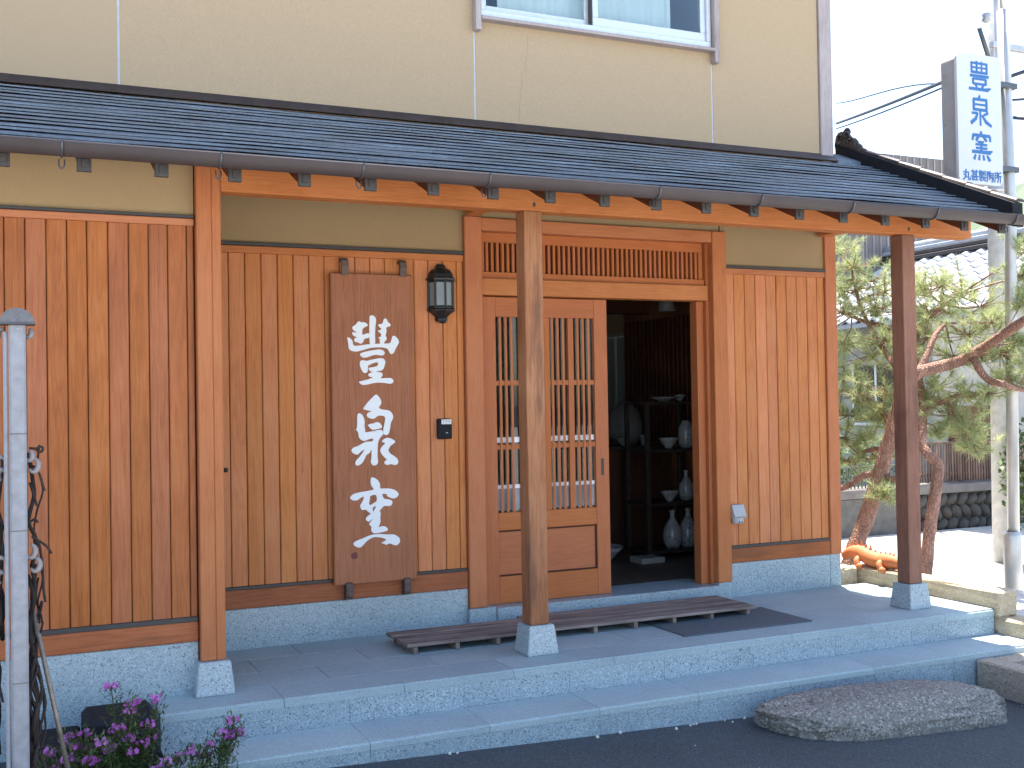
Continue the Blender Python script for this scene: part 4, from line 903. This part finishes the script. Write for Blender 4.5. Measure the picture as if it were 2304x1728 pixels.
gp = thing('garden_lamp', (10.75, 4.75, -.3), 'small white garden lamp on a thin stake behind the slat fence', 'lamp')
tube('stake', [(10.75, 4.75, -.36), (10.75, 4.75, .84)], .01, M['steel'], gp, 8); lathe('head', [(.001, 0), (.035, 0), (.035, .11), (.001, .12)], (10.75, 4.75, .84), M['white'], gp, 12)
tag(tube('garden_pipe', [(10.28, 4.7, -.36), (10.28, 4.7, 1.25)], .03, M['steel'], None, 10), 'plain pale metal pipe standing behind the slat fence', 'pipe')

# ================================================================== PINE
def limb(pts, r0, r1, k=4):
    P = smooth_path(pts, k); n = len(P); return P, [r0+(r1-r0)*i/(n-1) for i in range(n)]
pine = thing('pine_tree', (5.8, .3, -.1), 'trained red pine with bent trunks and open needle pads at the house corner', 'tree')
T1 = [(5.60, .45, -.2), (5.627, .45, -.077), (5.728, .45, .179), (5.863, .45, .437), (5.942, .4, .737), (5.994, .35, .987), (5.979, .25, 1.204), (5.933, .1, 1.383), (5.939, .0, 1.467), (6.077, -.05, 1.503), (6.189, -.15, 1.544), (6.223, -.3, 1.613), (6.195, -.5, 1.695), (6.137, -.75, 1.786), (6.131, -.95, 1.863)]
T2 = [(5.94, .0, -.2), (5.951, .0, -.104), (5.994, .0, .211), (6.045, .0, .464), (6.093, .0, .654), (6.127, .02, .794), (6.083, .06, .871), (6.077, .12, .941), (6.17, .2, 1.101), (6.274, .3, 1.266), (6.294, .35, 1.436), (6.321, .4, 1.608), (6.39, .45, 1.817)]
P, r_ = limb(T1, .070, .028); tube('trunk', P, r_, M['bark'], pine, 12, True, .07)
P, r_ = limb(T2, .052, .022); tube('trunk', P, r_, M['bark'], pine, 12, True, .08)
BR = [([(5.939, 0, 1.467), (6.024, 0, 1.589), (6.139, .02, 1.746), (6.268, .05, 1.828)], .030, .014),
      ([(6.209, -.25, 1.56), (6.225, -.35, 1.411), (6.234, -.5, 1.364), (6.36, -.46, 1.342), (6.55, -.5, 1.316)], .030, .016),
      ([(6.245, .3, 1.166), (6.302, .2, 1.232), (6.295, 0, 1.296)], .026, .014),
      ([(5.955, .4, .72), (5.873, .5, .701), (5.787, .6, .615), (5.722, .7, .578)], .030, .02),
      ([(5.955, .4, .72), (5.946, .3, .682), (5.959, .2, .697), (5.98, .05, .72)], .028, .018),
      ([(5.988, .36, .904), (6.035, .6, .888), (6.081, .8, .852)], .024, .012),
      ([(6.321, .4, 1.608), (6.336, .7, 1.833), (6.293, .9, 1.9), (6.108, 1.0, 1.995)], .026, .012),
      ([(5.946, .1, 1.392), (6.191, .6, 1.651), (6.249, .9, 1.989), (6.2, .95, 2.3)], .028, .010),
      ([(5.979, .3, 1.072), (6.229, .8, 1.271), (6.136, 1.0, 1.347)], .022, .010),
      ([(6.39, .45, 1.817), (6.45, .3, 1.95), (6.50, .15, 2.05)], .024, .010)]
for pts, a, b in BR:
    P, r_ = limb(pts, a, b); tube('branch', P, r_, M['bark'], pine, 8, True, .10)
PUFFS = [(6.167, 0.9, 2.346, 0.167), (6.358, 0.9, 2.237, 0.2), (6.159, 1.0, 2.158, 0.167), (6.299, 0.7, 2.132, 0.167), (6.066, 0.9, 1.968, 0.133), (6.297, 0.8, 2.018, 0.15), (6.124, 1.0, 1.725, 0.15), (6.217, 0.8, 1.626, 0.2), (6.052, 0.9, 1.47, 0.167), (6.202, 0.6, 1.738, 0.133), (6.094, 0.8, 1.309, 0.167), (6.088, 0.5, 1.339, 0.167), (6.088, 0.9, 1.15, 0.15), (6.155, 0.6, 1.184, 0.133), (6.038, 0.9, 0.974, 0.15), (6.153, 0.8, 0.973, 0.15), (5.968, 0.8, 0.803, 0.133), (6.1, 0.6, 0.824, 0.133), (5.879, 0.3, 0.58, 0.1), (6.442, 0.4, 2.158, 0.15), (6.396, 0.2, 2.119, 0.167), (6.492, 0.1, 2.078, 0.183), (6.561, 0.0, 1.954, 0.167), (6.539, 0.3, 1.945, 0.2), (6.448, -0.2, 1.822, 0.133), (6.442, 0.0, 1.738, 0.183), (6.329, 0.3, 1.738, 0.15), (6.458, 0.4, 1.952, 0.167), (6.387, 0.1, 1.594, 0.167), (6.331, -0.2, 1.58, 0.15), (6.416, -0.3, 1.592, 0.117), (6.479, -0.4, 1.666, 0.1), (6.328, 0.2, 1.365, 0.15), (6.362, 0.0, 1.311, 0.167), (6.365, -0.2, 1.308, 0.133), (6.359, 0.3, 1.265, 0.133), (6.373, 0.1, 1.147, 0.167), (6.42, 0.0, 1.049, 0.133), (6.318, 0.2, 1.031, 0.1), (6.427, -0.4, 1.415, 0.1), (6.656, -0.3, 2.155, 0.117), (6.533, -0.4, 1.951, 0.1), (6.634, -0.4, 2.334, 0.133), (6.415, -0.6, 1.562, 0.133), (6.461, 0.0, 0.933, 0.083), (6.25, 1.2, 2.533, 0.133), (6.281, 1.3, 2.248, 0.2), (6.269, 1.3, 1.798, 0.2), (6.257, 1.3, 1.35, 0.2), (6.428, 0.6, 1.968, 0.167), (6.32, 0.5, 1.612, 0.167), (6.534, 0.7, 2.264, 0.133), (6.26, 0.5, 1.097, 0.133)]
rp = random.Random(11)
V = []; F = []; TW = []
skel = [Vector(p) for pts, a, b in BR for p in smooth_path(pts, 4)]+[Vector(p) for p in smooth_path(T1[7:], 3)]+[Vector(p) for p in smooth_path(T2[8:], 3)]
for (x, y, z, r0) in PUFFS:
    c = Vector((x, y, z)); near = min(skel, key=lambda s_: (s_-c).length)
    TW.append(([near, near.lerp(c, .5)+Vector((rp.uniform(-.03, .03), rp.uniform(-.03, .03), rp.uniform(-.03, .02))), c], [.008, .006, .004]))
    for _ in range(23):
        d = Vector((rp.gauss(0, .66), rp.gauss(0, .55), rp.gauss(0, .36)))*r0
        p = c+d; TW.append(([c, c.lerp(p, .5)+Vector((0, 0, -.01)), p], [.0035, .003, .002]))
        ax = (d*1.2+Vector((rp.uniform(-.05, .05), rp.uniform(-.05, .05), .10))).normalized()
        for _ in range(54):
            dv = (ax*rp.uniform(.15, 1.0)+Vector((rp.gauss(0, .55), rp.gauss(0, .55), rp.gauss(0, .55)))).normalized()
            l = rp.uniform(.055, .095); s = p+ax*rp.uniform(-.035, .03)
            sd = dv.cross(Vector((rp.uniform(-1, 1), rp.uniform(-1, 1), rp.uniform(-1, 1)))).normalized()*.0017
            k = len(V); V += [s-sd, s+sd, s+dv*l]; F.append((k, k+1, k+2))
cr_ = mesh('crown', V, F, M['needle'], pine)
tubes('twigs', TW, M['bark'], pine, 4)
# shrub at the right edge of the frame
def leaf_cloud(name, c, rad, n, size, mat, par, rs):
    V = []; F = []
    for _ in range(n):
        d = Vector((rs.gauss(0, .5), rs.gauss(0, .5), rs.gauss(0, .5)))
        if d.length > 1: d.normalize()
        p = Vector(c)+Vector((d.x*rad[0], d.y*rad[1], d.z*rad[2])); a = Vector((rs.uniform(-1, 1), rs.uniform(-1, 1), rs.uniform(-.3, 1))).normalized(); u, w = frame_of(a)
        s = size*rs.uniform(.6, 1.3); k = len(V)
        V += [p-a*s*.5, p+u*s*.25, p+a*s*.5, p-u*s*.25]; F.append((k, k+1, k+2, k+3))
    return mesh(name, V, F, mat, par)
sb = thing('shrub', (8.78, 1.5, -.36), 'leafy green shrub at the right edge of the picture', 'shrub')
leaf_cloud('foliage', (8.82, 1.5, .52), (.28, .3, .55), 1300, .075, M['leaf'], sb, rp)
tubes('stem', [([(8.82, 1.5, -.36), (8.82+.1*i, 1.5, .3)], .01) for i in (-1, 0, 1)], M['bark'], sb)
bh = thing('garden_shrubs', (8.9, 5.6, .1), 'sunlit green shrubbery behind the thin-barred fence', 'shrub')
leaf_cloud('foliage', (8.9, 5.2, .35), (1.9, .7, .5), 3500, .09, M['leaf'], bh, rp)
tubes('stem', [([(8.2+.4*i, 5.2, -.36), (8.2+.4*i, 5.2, .4)], .012) for i in range(4)], M['bark'], bh)
fh = mesh('far_wooded_hill', [(x_, y_, z_) for x_, y_, z_ in [(30, 60, -1), (160, 20, -1), (160, 60, -1), (40, 120, -1), (60, 55, 9), (95, 42, 21), (130, 40, 27), (90, 70, 22)]], [(0, 1, 5, 4), (1, 2, 6, 5), (2, 3, 7, 6), (3, 0, 4, 7), (4, 5, 6, 7)], M['leaf'])
tag(fh, kind='structure'); fh.name = 'hill'

# ================================================================== TERRACOTTA FIGURE
tc_ = plain('orange_terracotta', (.52, .17, .06), .6, 0, 25, .12, .1)
dg = thing('terracotta_dragon', (5.47, .0, .105), 'bright orange terracotta dragon figure lying on the curb stone', 'figurine')
P = smooth_path([(5.49, .30, .15), (5.49, .22, .185), (5.49, .12, .19), (5.48, .02, .165), (5.48, -.08, .155), (5.48, -.17, .165), (5.48, -.24, .165), (5.48, -.32, .155)], 4)
rr_ = [.030+.028*math.sin(math.pi*min(1, i/(len(P)-1)*1.05)) for i in range(len(P))]
tube('body', P, rr_, tc_, dg, 12)
for k in range(11):
    t = P[2+2*k] if 2+2*k < len(P) else P[-1]; rk = rr_[min(2+2*k, len(P)-1)]
    h = .042 if k < 6 else .02
    mesh('spine_plate', [(t.x-.012, t.y-.012, t.z+rk*.8), (t.x+.012, t.y-.012, t.z+rk*.8), (t.x+.012, t.y+.010, t.z+rk*.8), (t.x-.012, t.y+.010, t.z+rk*.8), (t.x, t.y, t.z+rk+h)], [(0, 1, 4), (1, 2, 4), (2, 3, 4), (3, 0, 4), (3, 2, 1, 0)], tc_, dg)
for (y, s) in ((.10, -1), (.10, 1), (-.12, -1), (-.12, 1)):
    tube('leg', smooth_path([(5.48+s*.03, y, .16), (5.48+s*.065, y-.01, .145), (5.48+s*.068, y-.03, .112), (5.48+s*.075, y-.06, .109)], 3), [.022]*10, tc_, dg, 8)
bm = bmesh.new(); bmesh.ops.create_icosphere(bm, subdivisions=3, radius=1, matrix=Matrix.Translation((5.48, -.36, .165)) @ Matrix.Diagonal((.045, .07, .038, 1)))
from_bm('head', bm, tc_, dg, True)

# ================================================================== LEFT FOREGROUND
PX = -2.03
gpost = thing('grey_post', (.008, PX, gz(0)), 'pale grey weathered post with a half-round dark cap at the left edge', 'post')
gpm = plain('grey_white_painted_wood', (.22, .225, .25), .6, 0, 30, .16, .12)
bm = bmesh.new(); add_box(bm, -.010, .042, PX-.028, PX+.028, gz(0)-.02, 1.585, .007); from_bm('shaft', bm, gpm, gpost)
box('side_strip', -.027, -.0125, PX-.022, PX+.028, gz(0)-.02, 1.56, gpm, gpost, .005)
for z in (1.222, .905, .41): box('joint', -.0095, .0415, PX-.0295, PX-.0281, z, z+.003, M['hook'], gpost, 0)
for z in (1.58-.012, .84, .20): lathe('screw', [(.0005, .0), (.003, .0), (.003, .001)], (.018, PX-.0285, z), M['alu'], gpost, 8)
pts = [(.016+.052*math.cos(math.pi*k/14), 1.588+.047*math.sin(math.pi*k/14)) for k in range(15)]
plate('cap', pts, [], PX-.040, PX+.040, plain('dark_grey_cap', (.10, .10, .11), .5, 0, 60, .2), gpost)
box('cap_rim', -.040, .072, PX-.044, PX+.044, 1.581, 1.5875, M['hook'], gpost, .002)
bone = plain('pale_glazed_hook', (.20, .18, .18), .35, 0, 20, .15)
def ring(x, z, s, par):
    pts = [(x+s*.9*math.sin(a), PX+.005, z+1.3*s*math.cos(a)) for a in [k*.42 for k in range(11)]]
    tube('hook', pts, [.004+.006*math.sin(math.pi*k/10) for k in range(11)], bone, par, 8)
for x, z, s in ((.048, 1.150, .012), (.062, 1.118, .017), (.050, .835, .017), (.064, .790, .017), (-.036, 1.13, -.014), (-.034, 1.09, -.013), (-.040, .80, -.016), (-.038, .755, -.014), (.050, 1.555, .010), (-.032, 1.555, -.010)): ring(x, z, s, gpost)
vine = thing('dried_vine', (.03, PX+.08, gz(0)), 'tangle of dark dried vine hanging behind the grey post', 'vine')
vm = wood('dark_dry_vine', (.015, .012, .012), (.04, .032, .03), (.075, .06, .055), 'z', .9, .2)
L_ = []
for k in range(24):
    s = -1 if k < 12 else 1; x = (-.045-.035*random.random()) if s < 0 else (.052+.028*random.random())
    z0 = random.uniform(-.15, .7); pts = []
    for j in range(9): pts.append((x+random.uniform(-.016, .016), PX+.07+random.uniform(-.03, .05), z0+.075*j))
    L_.append((smooth_path(pts, 3), [random.uniform(.003, .008)]*25))
for q in (((.05, 1.175), (.07, 1.172), (.085, 1.178), (.092, 1.17), (.085, 1.16), (.07, 1.168)), ((.05, 1.12), (.075, 1.10), (.09, 1.05), (.096, 1.03)), ((.05, 1.06), (.062, 1.02), (.072, .98)), ((.052, .93), (.066, .937), (.074, .925)), ((.055, .88), (.075, .86), (.085, .80), (.09, .70), (.095, .66)), ((.07, .87), (.10, .845), (.115, .82))):
    L_.append((smooth_path([(a, PX+.03, b) for a, b in q], 4), [.0045]*((len(q)-1)*4+1)))
tubes('strands', L_, vm, vine, 6, True, .15)
rod = tube('metal_rod', [(.0515, -1.95, .664), (.215, -1.88, -.21)], .0085, plain('tarnished_rod', (.20, .17, .14), .45, .4, 30, .3), None, 10)
tag(rod, 'thin metal rod leaning against the grey post', 'rod')
# dark planters and phlox
bpot = thing('black_pot', (.40, -1.18, gz(.4)), 'tall black plastic flower pot against the left end of the steps', 'flower pot')
bm = bmesh.new(); add_box(bm, .25, .528, -1.30, -1.03, gz(.4), .058, .022); from_bm('body', bm, M['black'], bpot)
trg = box('trough', .02, .245, -1.32, -1.05, gz(.1), -.012, M['black'], None, .01)
tag(trg, 'low black planting trough left of the tall black pot', 'planter')
def phlox(cx_, cy_, n, spread, h, label, seed, marks):
    rs = random.Random(seed); z0 = gz(cx_)
    t = thing('phlox', (cx_, cy_, z0), label, 'flower', 'purple phlox by the steps')
    V = []; F = []; st_ = []
    tips = [Vector(m_) for m_ in marks]+[Vector((cx_+rs.uniform(-1, 1)*spread, cy_+rs.uniform(-1, 1)*.12, z0+h*rs.uniform(.35, 1))) for _ in range(n)]
    for tp in tips:
        b = Vector((cx_+(tp.x-cx_)*.55+rs.uniform(-.03, .03), cy_+rs.uniform(-.05, .05), z0)); m_ = b.lerp(tp, .6)+Vector((rs.uniform(-.02, .02), 0, .02))
        P = smooth_path([b, m_, tp], 5); st_.append((P, [.0022]*len(P)))
        for q in P[2:]:
            for _ in range(20):
                a = Vector((rs.uniform(-1, 1), rs.uniform(-1, 1), rs.uniform(-.2, .9))).normalized(); u, w = frame_of(a); s = rs.uniform(.016, .034); k = len(V); p0 = q+Vector((rs.gauss(0, .018), rs.gauss(0, .018), rs.gauss(0, .014)))
                V += [p0, p0+a*s*.5+u*s*.14, p0+a*s, p0+a*s*.5-u*s*.14]; F.append((k, k+1, k+2, k+3))
    tubes('stem', st_, M['leaf'], t, 4)
    tag(mesh('foliage', V, F, M['leaf'], t), kind='stuff')
    for tp in tips:
        V = []; F = []
        for _ in range(rs.randint(9, 16)):
            c = tp+Vector((rs.uniform(-.024, .024), rs.uniform(-.02, .02), rs.uniform(-.013, .013))); nrm = Vector((rs.uniform(-.7, .4), rs.uniform(-1, -.2), rs.uniform(.1, 1))).normalized(); u, w = frame_of(nrm); s = rs.uniform(.007, .0105)
            for q in range(5):
                a = q*2*math.pi/5; d1 = u*math.cos(a)+w*math.sin(a); d2 = u*math.cos(a+.55)+w*math.sin(a+.55); d0 = u*math.cos(a-.55)+w*math.sin(a-.55); k = len(V)
                V += [c, c+d0*s*.8+nrm*.001, c+d1*s+nrm*.002, c+d2*s*.8+nrm*.001]; F.append((k, k+1, k+2, k+3))
        mesh('flower_cluster', V, F, M['petal'], t)
phlox(.36, -1.53, 16, .17, .30, 'purple phlox growing in front of the tall black pot', 3, [(.332, -1.55, .247), (.411, -1.55, .180), (.40, -1.55, .155), (.505, -1.52, .176), (.44, -1.55, .02), (.36, -1.55, .09), (.39, -1.55, .05)])
phlox(.64, -1.58, 10, .13, .16, 'purple phlox spilling before the lower step', 5, [(.690, -1.55, -.02), (.768, -1.55, .005), (.75, -1.55, .015), (.80, -1.56, .01), (.79, -1.53, .055), (.62, -1.56, -.03)])
phlox(.14, -1.56, 10, .11, .26, 'darker purple phlox beside the grey post', 8, [(.174, -1.55, .075), (.18, -1.55, .045), (.11, -1.55, .03)])
